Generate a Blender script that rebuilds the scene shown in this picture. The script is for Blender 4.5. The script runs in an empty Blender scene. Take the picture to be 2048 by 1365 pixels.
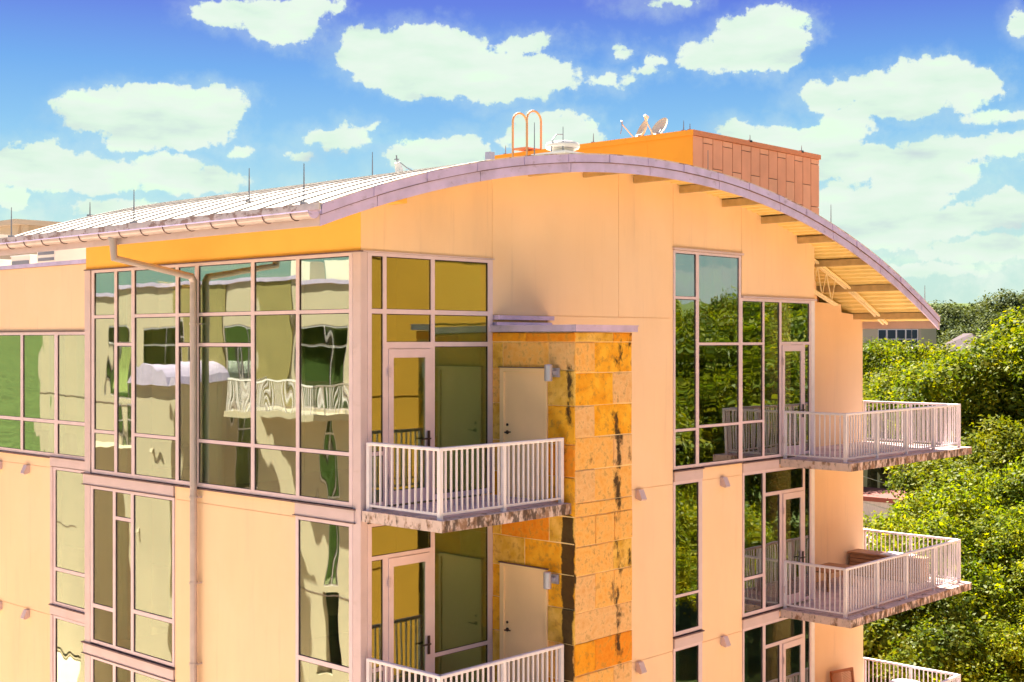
import bpy, math, random
import numpy as np
from mathutils import Vector, Matrix
random.seed(7)
R = math.radians
scene = bpy.context.scene
COL = scene.collection

# ------------------------------------------------------------ camera
PSI = R(42.966)
cam_d = bpy.data.cameras.new('camera')
cam = bpy.data.objects.new('camera', cam_d); COL.objects.link(cam)
cam.location = (-12.562, -14.718, 0)
cam.rotation_euler = (R(90), 0, PSI - R(90))
cam_d.sensor_width = 36; cam_d.lens = 46.293; cam_d.shift_y = -0.00096
cam_d.clip_start = .1; cam_d.clip_end = 5000
scene.camera = cam

# ------------------------------------------------------------ light
SUN_EL = R(52); SUN_AZ = math.atan2(.47, .88)       # towards +X +Y, behind the building
sd = Vector((math.sin(SUN_AZ)*math.cos(SUN_EL), math.cos(SUN_AZ)*math.cos(SUN_EL), math.sin(SUN_EL)))
sun_l = bpy.data.lights.new('sun', 'SUN'); sun_l.energy = 5.0; sun_l.angle = R(.5); sun_l.color = (1, .93, .82)
sun = bpy.data.objects.new('sun', sun_l); COL.objects.link(sun)
sun.rotation_euler = sd.to_track_quat('Z', 'Y').to_euler(); sun.location = sd*60

scene.view_settings.view_transform = 'Standard'
scene.view_settings.look = 'None'
EXPO = 2.52
scene.view_settings.exposure = EXPO
scene.view_settings.gamma = 1
scene.view_settings.use_curve_mapping = False
scene.cycles.max_bounces = 8
scene.cycles.transparent_max_bounces = 12
scene.cycles.caustics_reflective = False
scene.cycles.caustics_refractive = False

# ------------------------------------------------------------ sky
W = bpy.data.worlds.new('World'); scene.world = W; W.use_nodes = True
nt = W.node_tree; N = nt.nodes; L = nt.links; N.clear()
def nd(t, **kw):
    n = N.new(t)
    for k, v in kw.items(): setattr(n, k, v)
    return n
def mth(op, a, b=None, c=None, clamp=False):
    n = nd('ShaderNodeMath', operation=op); n.use_clamp = clamp
    for i, v in enumerate((a, b, c)):
        if v is None: continue
        if isinstance(v, (int, float)): n.inputs[i].default_value = v
        else: L.new(v, n.inputs[i])
    return n.outputs[0]
geo = nd('ShaderNodeTexCoord')
sep = nd('ShaderNodeSeparateXYZ'); L.new(geo.outputs['Generated'], sep.inputs[0])
sky = nd('ShaderNodeTexSky', sky_type='NISHITA'); sky.sun_disc = False
sky.sun_elevation = SUN_EL; sky.sun_rotation = SUN_AZ; sky.air_density = 1.2; sky.dust_density = 1.0; sky.ozone_density = 3
az = mth('ARCTAN2', sep.outputs[1], sep.outputs[0])
el = mth('ARCSINE', sep.outputs[2])
GAIN = 2**EXPO
ramp = nd('ShaderNodeValToRGB'); cr = ramp.color_ramp
L.new(mth('MULTIPLY', el, 2.0, clamp=True), ramp.inputs[0])
stops = [(0.0, (.60,.82,.72)), (.12, (.52,.80,.74)), (.22, (.38,.70,.82)), (.3, (.24,.56,.86)), (.40, (.13,.38,.83)), (.5, (.09,.17,.74)), (1.0, (.085,.14,.68))]
while len(cr.elements) < len(stops): cr.elements.new(.5)
for e, (p, c) in zip(cr.elements, stops): e.position = p; e.color = (*c, 1)
grade = nd('ShaderNodeVectorMath', operation='SCALE'); L.new(ramp.outputs[0], grade.inputs[0]); grade.inputs['Scale'].default_value = 1/GAIN
skys = nd('ShaderNodeVectorMath', operation='SCALE'); L.new(sky.outputs[0], skys.inputs[0]); skys.inputs['Scale'].default_value = .05*3.5/GAIN
mixs = nd('ShaderNodeMix', data_type='RGBA'); mixs.inputs[0].default_value = .93
L.new(skys.outputs[0], mixs.inputs[6]); L.new(grade.outputs[0], mixs.inputs[7])
# cumulus puffs: (azimuth, elevation, half width, half height)
PUFFS = [(0.9627, 0.2387, 0.0228, 0.0106), (0.9243, 0.2333, 0.0285, 0.0159), (0.9021, 0.2423, 0.0209, 0.0106), (0.9151, 0.2241, 0.0114, 0.0053), (0.879, 0.2449, 0.0053, 0.003), (0.8498, 0.2123, 0.0361, 0.0209), (0.8159, 0.2093, 0.057, 0.0273), (0.7666, 0.1988, 0.057, 0.0209), (0.7438, 0.2213, 0.0235, 0.0061), (0.7267, 0.1951, 0.0285, 0.0122), (0.7514, 0.1886, 0.0342, 0.0084), (0.5711, 0.219, 0.0266, 0.0209), (0.5546, 0.2307, 0.0235, 0.0144), (0.5969, 0.2091, 0.0235, 0.0106), (0.5473, 0.2144, 0.0171, 0.019), (0.5129, 0.1791, 0.0247, 0.0114), (0.4809, 0.183, 0.0228, 0.0122), (0.4425, 0.1845, 0.0342, 0.0171), (0.4185, 0.1778, 0.0266, 0.0144), (0.4703, 0.1701, 0.0342, 0.0099), (0.4986, 0.1606, 0.0228, 0.0114), (0.4915, 0.1525, 0.0114, 0.0046), (1.0531, 0.1636, 0.0285, 0.0159), (1.0182, 0.1671, 0.0456, 0.0197), (0.9826, 0.1668, 0.0361, 0.0182), (1.0076, 0.1514, 0.0494, 0.0137), (1.0583, 0.1545, 0.019, 0.0068), (1.1008, 0.1261, 0.0342, 0.0152), (1.0635, 0.1206, 0.0456, 0.0144), (1.0111, 0.1225, 0.0266, 0.0137), (0.9826, 0.1161, 0.0342, 0.0091), (1.1141, 0.1045, 0.0114, 0.0106), (1.0392, 0.0945, 0.0323, 0.0076), (0.8854, 0.1503, 0.0235, 0.0076), (0.8723, 0.1553, 0.0114, 0.0057), (0.9132, 0.1372, 0.0076, 0.003), (0.8554, 0.1582, 0.0053, 0.0027), (0.9514, 0.1374, 0.0068, 0.0034), (0.8159, 0.1376, 0.0304, 0.0129), (0.7856, 0.1434, 0.019, 0.0114), (0.7173, 0.1564, 0.0361, 0.0152), (0.7362, 0.1491, 0.0228, 0.0114), (0.6907, 0.147, 0.0228, 0.0091), (0.6832, 0.1976, 0.0103, 0.0046), (0.6624, 0.2151, 0.0065, 0.0042), (0.6372, 0.2084, 0.0061, 0.0046), (0.6443, 0.2006, 0.0091, 0.0042), (0.6628, 0.1952, 0.0057, 0.0027), (0.5784, 0.1531, 0.0209, 0.0099), (0.5528, 0.1444, 0.0456, 0.0133), (0.5201, 0.1398, 0.0342, 0.0171), (0.4986, 0.1282, 0.0418, 0.0152), (0.4529, 0.1302, 0.0456, 0.0091), (0.4219, 0.136, 0.0456, 0.0106), (0.3983, 0.1383, 0.0304, 0.0076), (0.4564, 0.1142, 0.0304, 0.0133), (0.4288, 0.1203, 0.019, 0.0114), (0.6643, 0.143, 0.0152, 0.0076), (0.3817, 0.2198, 0.0076, 0.0084), (0.395, 0.1591, 0.0228, 0.0046), (0.6323, 0.2484, 0.0152, 0.003), (0.4986, 0.0955, 0.0532, 0.0171), (0.4529, 0.1015, 0.0304, 0.0106), (0.4288, 0.0865, 0.0608, 0.0114), (0.3883, 0.0958, 0.0228, 0.0114), (0.4774, 0.0768, 0.0532, 0.0099), (0.4118, 0.0646, 0.0456, 0.0084), (0.4494, 0.0509, 0.0532, 0.0061)]
comb = nd('ShaderNodeCombineXYZ'); L.new(az, comb.inputs[0]); L.new(el, comb.inputs[1])
n1 = nd('ShaderNodeTexNoise'); n1.inputs['Scale'].default_value = 26; n1.inputs['Detail'].default_value = 6; n1.inputs['Roughness'].default_value = .62
L.new(comb.outputs[0], n1.inputs['Vector'])
wsub = nd('ShaderNodeVectorMath', operation='SUBTRACT'); L.new(n1.outputs['Color'], wsub.inputs[0]); wsub.inputs[1].default_value = (.5, .5, .5)
wadd = nd('ShaderNodeVectorMath', operation='MULTIPLY_ADD'); L.new(wsub.outputs[0], wadd.inputs[0]); wadd.inputs[1].default_value = (.045, .028, 0); L.new(comb.outputs[0], wadd.inputs[2])
acc = None
for (a, e, ra, re) in PUFFS:
    ma = nd('ShaderNodeVectorMath', operation='MULTIPLY_ADD'); L.new(wadd.outputs[0], ma.inputs[0])
    ma.inputs[1].default_value = (1/ra, 1/re, 0); ma.inputs[2].default_value = (-a/ra, -e/re, 0)
    ln = nd('ShaderNodeVectorMath', operation='LENGTH'); L.new(ma.outputs[0], ln.inputs[0])
    # absolute margin so that small and large puffs have equally soft edges
    v = mth('MULTIPLY', mth('SUBTRACT', 1.0, ln.outputs['Value']), min(re, ra)*60)
    acc = v if acc is None else mth('MAXIMUM', acc, v)
n2 = nd('ShaderNodeTexNoise'); n2.inputs['Scale'].default_value = 90; n2.inputs['Detail'].default_value = 7; n2.inputs['Roughness'].default_value = .6
L.new(comb.outputs[0], n2.inputs['Vector'])
fld = mth('ADD', acc, mth('MULTIPLY', mth('SUBTRACT', n2.outputs['Fac'], .5), .9))
# general fair-weather field elsewhere in the sky
pd = nd('ShaderNodeVectorMath', operation='DIVIDE'); L.new(geo.outputs['Generated'], pd.inputs[0])
zc = mth('ADD', mth('MAXIMUM', sep.outputs[2], 0.0), .12)
cz = nd('ShaderNodeCombineXYZ'); [L.new(zc, cz.inputs[i]) for i in range(3)]
L.new(cz.outputs[0], pd.inputs[1])
n3 = nd('ShaderNodeTexNoise'); n3.inputs['Scale'].default_value = 1.1; n3.inputs['Detail'].default_value = 8; n3.inputs['Roughness'].default_value = .58
L.new(pd.outputs[0], n3.inputs['Vector'])
gen = mth('MULTIPLY', mth('SUBTRACT', n3.outputs['Fac'], .53), 9.0)
daz = mth('ABSOLUTE', mth('SUBTRACT', az, .7499))
outw = mth('MAXIMUM', mth('MULTIPLY', mth('SUBTRACT', daz, .39), 12, clamp=True), mth('MULTIPLY', mth('SUBTRACT', el, .262), 14, clamp=True))
fm = nd('ShaderNodeMix', data_type='FLOAT'); L.new(outw, fm.inputs[0]); L.new(fld, fm.inputs[2]); L.new(gen, fm.inputs[3])
cm = nd('ShaderNodeMapRange', interpolation_type='SMOOTHSTEP'); L.new(fm.outputs[0], cm.inputs[0]); cm.inputs[1].default_value = -.12; cm.inputs[2].default_value = .08
# thin veil near the horizon
veil = nd('ShaderNodeMapRange', interpolation_type='SMOOTHSTEP'); L.new(n1.outputs['Fac'], veil.inputs[0]); veil.inputs[1].default_value = .38; veil.inputs[2].default_value = .7
vlow = nd('ShaderNodeMapRange'); L.new(el, vlow.inputs[0]); vlow.inputs[1].default_value = .16; vlow.inputs[2].default_value = .04; vlow.inputs[3].default_value = 0; vlow.inputs[4].default_value = .9
veilm = mth('MULTIPLY', veil.outputs[0], vlow.outputs[0])
wisp = nd('ShaderNodeMapRange', interpolation_type='SMOOTHSTEP'); L.new(mth('ADD', fm.outputs[0], mth('MULTIPLY', mth('SUBTRACT', n1.outputs['Fac'], .5), 1.6)), wisp.inputs[0]); wisp.inputs[1].default_value = -.75; wisp.inputs[2].default_value = .35; wisp.inputs[4].default_value = .28
cmask = mth('MAXIMUM', mth('MAXIMUM', cm.outputs[0], wisp.outputs[0]), veilm)
# cloud tone: bright tops, soft grey-green bellies
n4 = nd('ShaderNodeTexNoise'); n4.inputs['Scale'].default_value = 14; n4.inputs['Detail'].default_value = 5
mp4 = nd('ShaderNodeMapping'); mp4.inputs['Scale'].default_value = (1, 3, 1); L.new(comb.outputs[0], mp4.inputs[0]); L.new(mp4.outputs[0], n4.inputs['Vector'])
tone = nd('ShaderNodeValToRGB'); L.new(n4.outputs['Fac'], tone.inputs[0])
t = tone.color_ramp; t.elements[0].position = .28; t.elements[0].color = (.60,.72,.72,1); t.elements[1].position = .42; t.elements[1].color = (.72,.90,.76,1)
e = t.elements.new(.56); e.color = (.80,.92,.82,1); e = t.elements.new(.68); e.color = (.78,1.0,.78,1)
csc = nd('ShaderNodeVectorMath', operation='SCALE'); L.new(tone.outputs[0], csc.inputs[0]); csc.inputs['Scale'].default_value = 1.03/GAIN
mixc = nd('ShaderNodeMix', data_type='RGBA'); L.new(cmask, mixc.inputs[0]); L.new(mixs.outputs[2], mixc.inputs[6]); L.new(csc.outputs[0], mixc.inputs[7])
bg = nd('ShaderNodeBackground'); L.new(mixc.outputs[2], bg.inputs[0]); bg.inputs[1].default_value = 1
wo = nd('ShaderNodeOutputWorld'); L.new(bg.outputs[0], wo.inputs[0])

# ------------------------------------------------------------ materials
def newmat(name):
    m = bpy.data.materials.new(name); m.use_nodes = True
    return m, m.node_tree, m.node_tree.nodes['Principled BSDF']
def mat(name, col, rough=.6, metal=0, var=.12, scale=1.5, bump=0, bscale=40, spec=.3, aniso=(1,1,1), col2=None, detail=5):
    m, t, b = newmat(name); n = t.nodes; l = t.links
    b.inputs['Roughness'].default_value = rough; b.inputs['Metallic'].default_value = metal
    b.inputs['Specular IOR Level'].default_value = spec
    g = n.new('ShaderNodeNewGeometry'); mp = n.new('ShaderNodeMapping'); mp.inputs['Scale'].default_value = aniso
    l.new(g.outputs['Position'], mp.inputs[0])
    no = n.new('ShaderNodeTexNoise'); no.inputs['Scale'].default_value = scale; no.inputs['Detail'].default_value = detail
    l.new(mp.outputs[0], no.inputs['Vector'])
    mr = n.new('ShaderNodeMapRange'); l.new(no.outputs['Fac'], mr.inputs[0]); mr.inputs[1].default_value = .3; mr.inputs[2].default_value = .7
    mx = n.new('ShaderNodeMix'); mx.data_type = 'RGBA'; l.new(mr.outputs[0], mx.inputs[0])
    a = [c*(1-var) for c in col] if col2 is None else col
    c2 = [min(1, c*(1+var)) for c in col] if col2 is None else col2
    mx.inputs[6].default_value = (*a, 1); mx.inputs[7].default_value = (*c2, 1)
    l.new(mx.outputs[2], b.inputs['Base Color'])
    if bump:
        nb = n.new('ShaderNodeTexNoise'); nb.inputs['Scale'].default_value = bscale; nb.inputs['Detail'].default_value = 4
        l.new(g.outputs['Position'], nb.inputs['Vector'])
        bp = n.new('ShaderNodeBump'); bp.inputs['Distance'].default_value = bump; l.new(nb.outputs['Fac'], bp.inputs['Height']); l.new(bp.outputs[0], b.inputs['Normal'])
    return m
def stain(m, cov, col, sc=(3,3,3), lo=.5, hi=.62, mask=None, detail=6):
    """overlay mould / rust with noise of its own shape; mask: function(nodes, links, position) -> socket"""
    t = m.node_tree; n = t.nodes; l = t.links; b = n['Principled BSDF']
    src = b.inputs['Base Color'].links[0].from_socket
    g = n.new('ShaderNodeNewGeometry'); mp = n.new('ShaderNodeMapping'); mp.inputs['Scale'].default_value = sc; l.new(g.outputs['Position'], mp.inputs[0])
    no = n.new('ShaderNodeTexNoise'); no.inputs['Scale'].default_value = 1; no.inputs['Detail'].default_value = detail; no.inputs['Roughness'].default_value = .65; l.new(mp.outputs[0], no.inputs['Vector'])
    fac = no.outputs['Fac']
    if mask:
        mk = mask(t, g); a = n.new('ShaderNodeMath'); a.operation = 'ADD'; l.new(fac, a.inputs[0]); l.new(mk, a.inputs[1]); fac = a.outputs[0]
    mr = n.new('ShaderNodeMapRange'); mr.interpolation_type = 'SMOOTHSTEP'; l.new(fac, mr.inputs[0]); mr.inputs[1].default_value = lo; mr.inputs[2].default_value = hi; mr.inputs[4].default_value = cov
    mx = n.new('ShaderNodeMix'); mx.data_type = 'RGBA'; l.new(mr.outputs[0], mx.inputs[0]); l.new(src, mx.inputs[6]); mx.inputs[7].default_value = (*col, 1)
    l.new(mx.outputs[2], b.inputs['Base Color'])
M = {}
M['stucco'] = mat('stucco', (.90,.605,.375), .9, var=.035, scale=.9, bump=.0015, bscale=160, spec=.1, aniso=(1,1,.35))
stain(M['stucco'], .16, (.62,.42,.30), (1.3,1.3,.25), .50, .72)
stain(M['stucco'], .22, (.55,.35,.24), (7,7,.35), .56, .74)
stain(M['stucco'], .10, (.95,.74,.56), (.5,.5,.5), .45, .6)
M['stucco_eave_bounce'] = mat('stucco_eave_bounce', (.88,.50,.12), .9, var=.04, scale=1.1, bump=.0015, bscale=160, spec=.1)  # wall stucco with the warm eave bounce put into its colour
M['stucco_yellow'] = mat('stucco_yellow', (.33,.155,.025), .9, var=.06, scale=.5, spec=.1)
M['stucco_pale'] = mat('stucco_pale', (.46,.37,.28), .9, var=.05, scale=.6, spec=.1)
M['alu'] = mat('frame_metal', (.72,.55,.59), .42, .15, var=.05, scale=4)
M['alu_panel'] = mat('metal_panel', (.64,.48,.49), .5, .15, var=.06, scale=2)
stain(M['alu_panel'], .25, (.40,.27,.22), (2,2,6), .55, .75)
M['lilac'] = mat('zinc_trim', (.62,.49,.72), .45, .35, var=.13, scale=3, bump=.002, bscale=14)
stain(M['lilac'], .45, (.30,.22,.26), (5,5,9), .56, .72)
M['dark'] = mat('dark_trim', (.16,.09,.09), .6, var=.2, scale=6)
M['roof'] = mat('roof_metal', (.42,.375,.32), .42, .25, var=.08, scale=1.2, aniso=(.4,3,1))
stain(M['roof'], .35, (.52,.42,.36), (.5,5,2), .55, .75)
M['seam'] = mat('roof_seam', (.44,.38,.33), .5, .25, var=.1, scale=3)
M['rust_edge'] = mat('eave_flashing', (.66,.55,.48), .6, .1, var=.1, scale=8)
stain(M['rust_edge'], .75, (.26,.12,.07), (3,5,9), .5, .6)
M['deck'] = mat('deck_cream', (.92,.68,.27), .55, var=.06, scale=3, spec=.3)
stain(M['deck'], .3, (.55,.36,.15), (2,.6,3), .54, .7)
M['steel_cream'] = mat('steel_cream', (.92,.74,.44), .5, var=.07, scale=5)
stain(M['steel_cream'], .3, (.40,.22,.10), (6,6,6), .56, .7)
M['orange'] = mat('orange_side', (.92,.33,.02), .5, var=.05, scale=1.5, spec=.3)  # side panels, deeper orange than the front cladding
M['orange_front'] = mat('orange_cladding', (.88,.38,.22), .5, .1, var=.07, scale=2, spec=.3)
M['orange_front2'] = mat('orange_cladding_light', (.90,.42,.25), .5, .1, var=.07, scale=2, spec=.3)
M['orange_trim'] = mat('orange_trim', (.74,.26,.12), .5, .1, var=.05)
M['gutter'] = mat('gutter_metal', (.52,.41,.40), .4, .3, var=.08, scale=5)
M['rail'] = mat('rail_paint', (.80,.71,.74), .38, .05, var=.04, scale=8)
M['concrete'] = mat('balcony_concrete', (.66,.49,.43), .9, var=.12, scale=6, bump=.004, bscale=30, spec=.1)
def side_only(t, g):
    n = t.nodes; l = t.links
    s = n.new('ShaderNodeSeparateXYZ'); l.new(g.outputs['Normal'], s.inputs[0])
    a = n.new('ShaderNodeMath'); a.operation = 'MULTIPLY_ADD'; l.new(s.outputs[1], a.inputs[0]); a.inputs[1].default_value = -.10; a.inputs[2].default_value = -.02
    return a.outputs[0]
stain(M['concrete'], .85, (.24,.115,.055), (6,6,4), .50, .66, side_only)
stain(M['concrete'], .85, (.07,.045,.035), (11,11,4), .53, .64, side_only)
M['deck_tile'] = mat('balcony_floor', (.60,.46,.45), .85, var=.2, scale=3, spec=.1)
M['mortar'] = mat('mortar', (.90,.64,.32), .95, var=.1, scale=10, spec=.05)
def streak_mask(t, g):
    """mould where water runs: the outer corner below the balcony and a streak down the front face"""
    n = t.nodes; l = t.links
    s = n.new('ShaderNodeSeparateXYZ'); l.new(g.outputs['Position'], s.inputs[0])
    def m2(op, a, b=None, cl=False):
        q = n.new('ShaderNodeMath'); q.operation = op; q.use_clamp = cl
        for i, v in enumerate((a, b)):
            if v is None: continue
            if isinstance(v, (int, float)): q.inputs[i].default_value = v
            else: l.new(v, q.inputs[i])
        return q.outputs[0]
    # side face strip: y in -1.74..-1.50 , x < 2.8 , strong below z=-2.66
    sx = m2('MULTIPLY', m2('SUBTRACT', 2.80, s.outputs[0]), 50, True)
    sy = m2('SUBTRACT', 1.0, m2('MULTIPLY', m2('ABSOLUTE', m2('ADD', s.outputs[1], 1.625)), 6.0), True)
    sz = m2('MULTIPLY', m2('SUBTRACT', -2.6, s.outputs[2]), 9, True)
    a = m2('MULTIPLY', m2('MULTIPLY', sx, sy), m2('ADD', m2('MULTIPLY', sz, .55), .16))
    # front streak: x 3.68..3.90
    fy = m2('SUBTRACT', 1.0, sx)
    fx = m2('SUBTRACT', 1.0, m2('MULTIPLY', m2('ABSOLUTE', m2('SUBTRACT', s.outputs[0], 3.80)), 4.0), True)
    b = m2('MULTIPLY', m2('MULTIPLY', fx, fy), .18)
    rx = m2('MULTIPLY', m2('MULTIPLY', m2('SUBTRACT', 1.0, m2('MULTIPLY', m2('ABSOLUTE', m2('SUBTRACT', s.outputs[0], 4.12)), 9.0), True), fy), .12)
    return m2('ADD', m2('ADD', a, b), rx)
STONE = []
for i, (c1, c2) in enumerate([((.78,.30,.012),(.92,.46,.04)), ((.80,.36,.07),(.92,.52,.17)), ((.76,.26,.01),(.88,.38,.03)), ((.72,.36,.12),(.90,.55,.25)), ((.62,.32,.03),(.84,.50,.12)), ((.74,.22,.015),(.86,.33,.03))]):
    m = mat('limestone_%s' % 'abcdef'[i], c1, .9, col2=c2, scale=9 if i % 2 else 5, bump=.012, bscale=22, spec=.1, detail=9)
    stain(m, .6, (.42,.19,.04), (9,9,9), .50, .66)
    stain(m, .93, (.035,.022,.015), (3.2,3.2,2.0), .64, .76, streak_mask)
    STONE.append(m)
M['door'] = mat('door_paint', (.95,.63,.36), .55, var=.03, scale=2)
M['door_frame'] = mat('door_frame_paint', (.95,.64,.36), .5, var=.03, scale=2)
M['black'] = mat('black_metal', (.05,.03,.03), .45, .3, var=.1)
M['lamp_metal'] = mat('lamp_metal', (.52,.46,.56), .35, .5, var=.06)
M['white_metal'] = mat('white_metal', (.80,.78,.74), .5, .1, var=.06)
M['rod'] = mat('rod_metal', (.24,.24,.27), .5, .5, var=.1)
M['interior'] = mat('interior_paint', (.78,.70,.42), .9, var=.05, scale=.7)
M['interior_floor'] = mat('interior_floor', (.26,.22,.17), .7, var=.2, scale=2)
M['curtain'] = mat('curtain_cloth', (.74,.76,.60), .9, var=.05, scale=2)
M['wood'] = mat('bench_wood', (.40,.21,.11), .6, var=.3, scale=3, aniso=(8,1,8))
M['wood_red'] = mat('chair_wood', (.42,.13,.045), .55, var=.25, scale=6)
M['table_white'] = mat('table_white', (.82,.82,.84), .4, var=.03)
M['ac'] = mat('ac_casing', (.80,.72,.62), .5, .1, var=.05)
M['flatroof'] = mat('flat_roof', (.42,.35,.29), .9, var=.1, scale=.8)
M['bounce_paving'] = mat('pale_bounce_paving', (.64,.52,.40), .9, var=.12, scale=.3)
M['grass'] = mat('grass_ground', (.075,.10,.03), .95, var=.4, scale=.6, spec=.05)
M['bark'] = mat('bark', (.11,.085,.065), .95, var=.35, scale=5, bump=.02, bscale=18, spec=.05)
M['tile_roof'] = mat('tiled_roof', (.045,.018,.024), .8, var=.25, scale=5)
M['red_cap'] = mat('red_coping', (.18,.045,.03), .7, var=.1)
M['grey_wall'] = mat('grey_board', (.42,.38,.37), .9, var=.15, scale=3, aniso=(6,6,1))
M['night_glass'] = mat('dark_glazing', (.02,.03,.06), .15, var=.1)
M['stucco_shaded'] = mat('stucco_shaded', (.25,.19,.07), .9, var=.1)  # facing wing's stucco with shade put into the colour
M['dish'] = mat('dish_grey', (.55,.56,.44), .5, .1)
M['purlin'] = mat('purlin_steel', (.56,.39,.20), .5, var=.15, scale=5)
M['wire'] = mat('wire', (.55,.55,.55), .5, .3)

def glass(name, tint, refl, base, wave):
    m, t, b = newmat(name); n = t.nodes; l = t.links; n.remove(b)
    g = n.new('ShaderNodeNewGeometry'); oi = n.new('ShaderNodeObjectInfo')
    rv = n.new('ShaderNodeVectorMath'); rv.operation = 'SCALE'; rv.inputs[0].default_value = (7, 5, 9); l.new(oi.outputs['Random'], rv.inputs['Scale'])
    ad = n.new('ShaderNodeVectorMath'); l.new(g.outputs['Position'], ad.inputs[0]); l.new(rv.outputs[0], ad.inputs[1])
    mp = n.new('ShaderNodeMapping'); mp.inputs['Scale'].default_value = (1.1, 1.1, .55); l.new(ad.outputs[0], mp.inputs[0])
    no = n.new('ShaderNodeTexNoise'); no.inputs['Scale'].default_value = 1.5; no.inputs['Detail'].default_value = .8; l.new(mp.outputs[0], no.inputs['Vector'])
    bp = n.new('ShaderNodeBump'); bp.inputs['Distance'].default_value = wave; l.new(no.outputs['Fac'], bp.inputs['Height'])
    gl = n.new('ShaderNodeBsdfGlossy'); gl.inputs['Color'].default_value = (*refl, 1); gl.inputs['Roughness'].default_value = .012; l.new(bp.outputs[0], gl.inputs['Normal'])
    tr = n.new('ShaderNodeBsdfTransparent'); tr.inputs['Color'].default_value = (*tint, 1)
    lw = n.new('ShaderNodeLayerWeight'); lw.inputs['Blend'].default_value = .5; fr = n.new('ShaderNodeMath'); fr.operation = 'POWER'; l.new(lw.outputs['Facing'], fr.inputs[0]); fr.inputs[1].default_value = 5
    a = n.new('ShaderNodeMath'); a.operation = 'MULTIPLY_ADD'; l.new(fr.outputs[0], a.inputs[0]); a.inputs[1].default_value = 1 - base; a.inputs[2].default_value = base; a.use_clamp = True
    mx = n.new('ShaderNodeMixShader'); l.new(a.outputs[0], mx.inputs[0]); l.new(tr.outputs[0], mx.inputs[1]); l.new(gl.outputs[0], mx.inputs[2])
    l.new(mx.outputs[0], n['Material Output'].inputs[0])
    return m
M['glass'] = glass('window_glass', (.62,.71,.55), (.82,.92,.80), .38, .0040)
M['glass_tree'] = glass('window_glass_right', (.52,.64,.50), (.93,.92,.94), .36, .0055)
M['glass_soft'] = glass('window_glass_flat', (.76,.83,.66), (.80,.93,.68), .17, .002)

def leafmat(name, cols, trans=.5, vary=.55):
    m, t, b = newmat(name); n = t.nodes; l = t.links; n.remove(b)
    g = n.new('ShaderNodeNewGeometry'); oi = n.new('ShaderNodeObjectInfo')
    tc = n.new('ShaderNodeTexCoord')
    no = n.new('ShaderNodeTexNoise'); no.inputs['Scale'].default_value = .55; no.inputs['Detail'].default_value = 3; l.new(tc.outputs['Object'], no.inputs['Vector'])
    a = n.new('ShaderNodeMath'); a.operation = 'MULTIPLY_ADD'; l.new(g.outputs['Random Per Island'], a.inputs[0]); a.inputs[1].default_value = vary
    l.new(no.outputs['Fac'], a.inputs[2])
    s = n.new('ShaderNodeMath'); s.operation = 'MULTIPLY_ADD'; l.new(oi.outputs['Random'], s.inputs[0]); s.inputs[1].default_value = .25; s.inputs[2].default_value = -.40
    ad = n.new('ShaderNodeMath'); l.new(a.outputs[0], ad.inputs[0]); l.new(s.outputs[0], ad.inputs[1])
    r = n.new('ShaderNodeValToRGB'); l.new(ad.outputs[0], r.inputs[0])
    while len(r.color_ramp.elements) < len(cols): r.color_ramp.elements.new(.5)
    for i, (e, c) in enumerate(zip(r.color_ramp.elements, cols)): e.position = i/(len(cols)-1)*.9; e.color = (*c, 1)
    d = n.new('ShaderNodeBsdfDiffuse'); l.new(r.outputs[0], d.inputs[0])
    tl = n.new('ShaderNodeBsdfTranslucent')
    br = n.new('ShaderNodeVectorMath'); br.operation = 'MULTIPLY'; br.inputs[1].default_value = (1.5, 1.35, .35); l.new(r.outputs[0], br.inputs[0]); l.new(br.outputs[0], tl.inputs[0])
    mx = n.new('ShaderNodeMixShader'); mx.inputs[0].default_value = trans; l.new(d.outputs[0], mx.inputs[1]); l.new(tl.outputs[0], mx.inputs[2])
    gs = n.new('ShaderNodeBsdfGlossy'); gs.inputs['Roughness'].default_value = .5; gs.inputs[0].default_value = (1, 1, .85, 1)
    m2 = n.new('ShaderNodeMixShader'); m2.inputs[0].default_value = .010; l.new(mx.outputs[0], m2.inputs[1]); l.new(gs.outputs[0], m2.inputs[2])
    l.new(m2.outputs[0], n['Material Output'].inputs[0])
    return m
M['leaf'] = leafmat('leaf_green', [(.025,.05,.003), (.065,.105,.003), (.14,.165,.003), (.27,.24,.004)])
M['leaf_bright'] = leafmat('leaf_yellow_green', [(.035,.07,.003), (.095,.14,.003), (.19,.215,.003), (.33,.29,.004)], .55)
M['leaf_dark'] = leafmat('leaf_dark_green', [(.018,.036,.004), (.045,.075,.004), (.09,.115,.004), (.16,.16,.005)], .4)
M['leaf_far'] = leafmat('leaf_oak_green', [(.045,.065,.028), (.07,.09,.03), (.10,.115,.034), (.14,.145,.035)], .22, .25)

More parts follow.
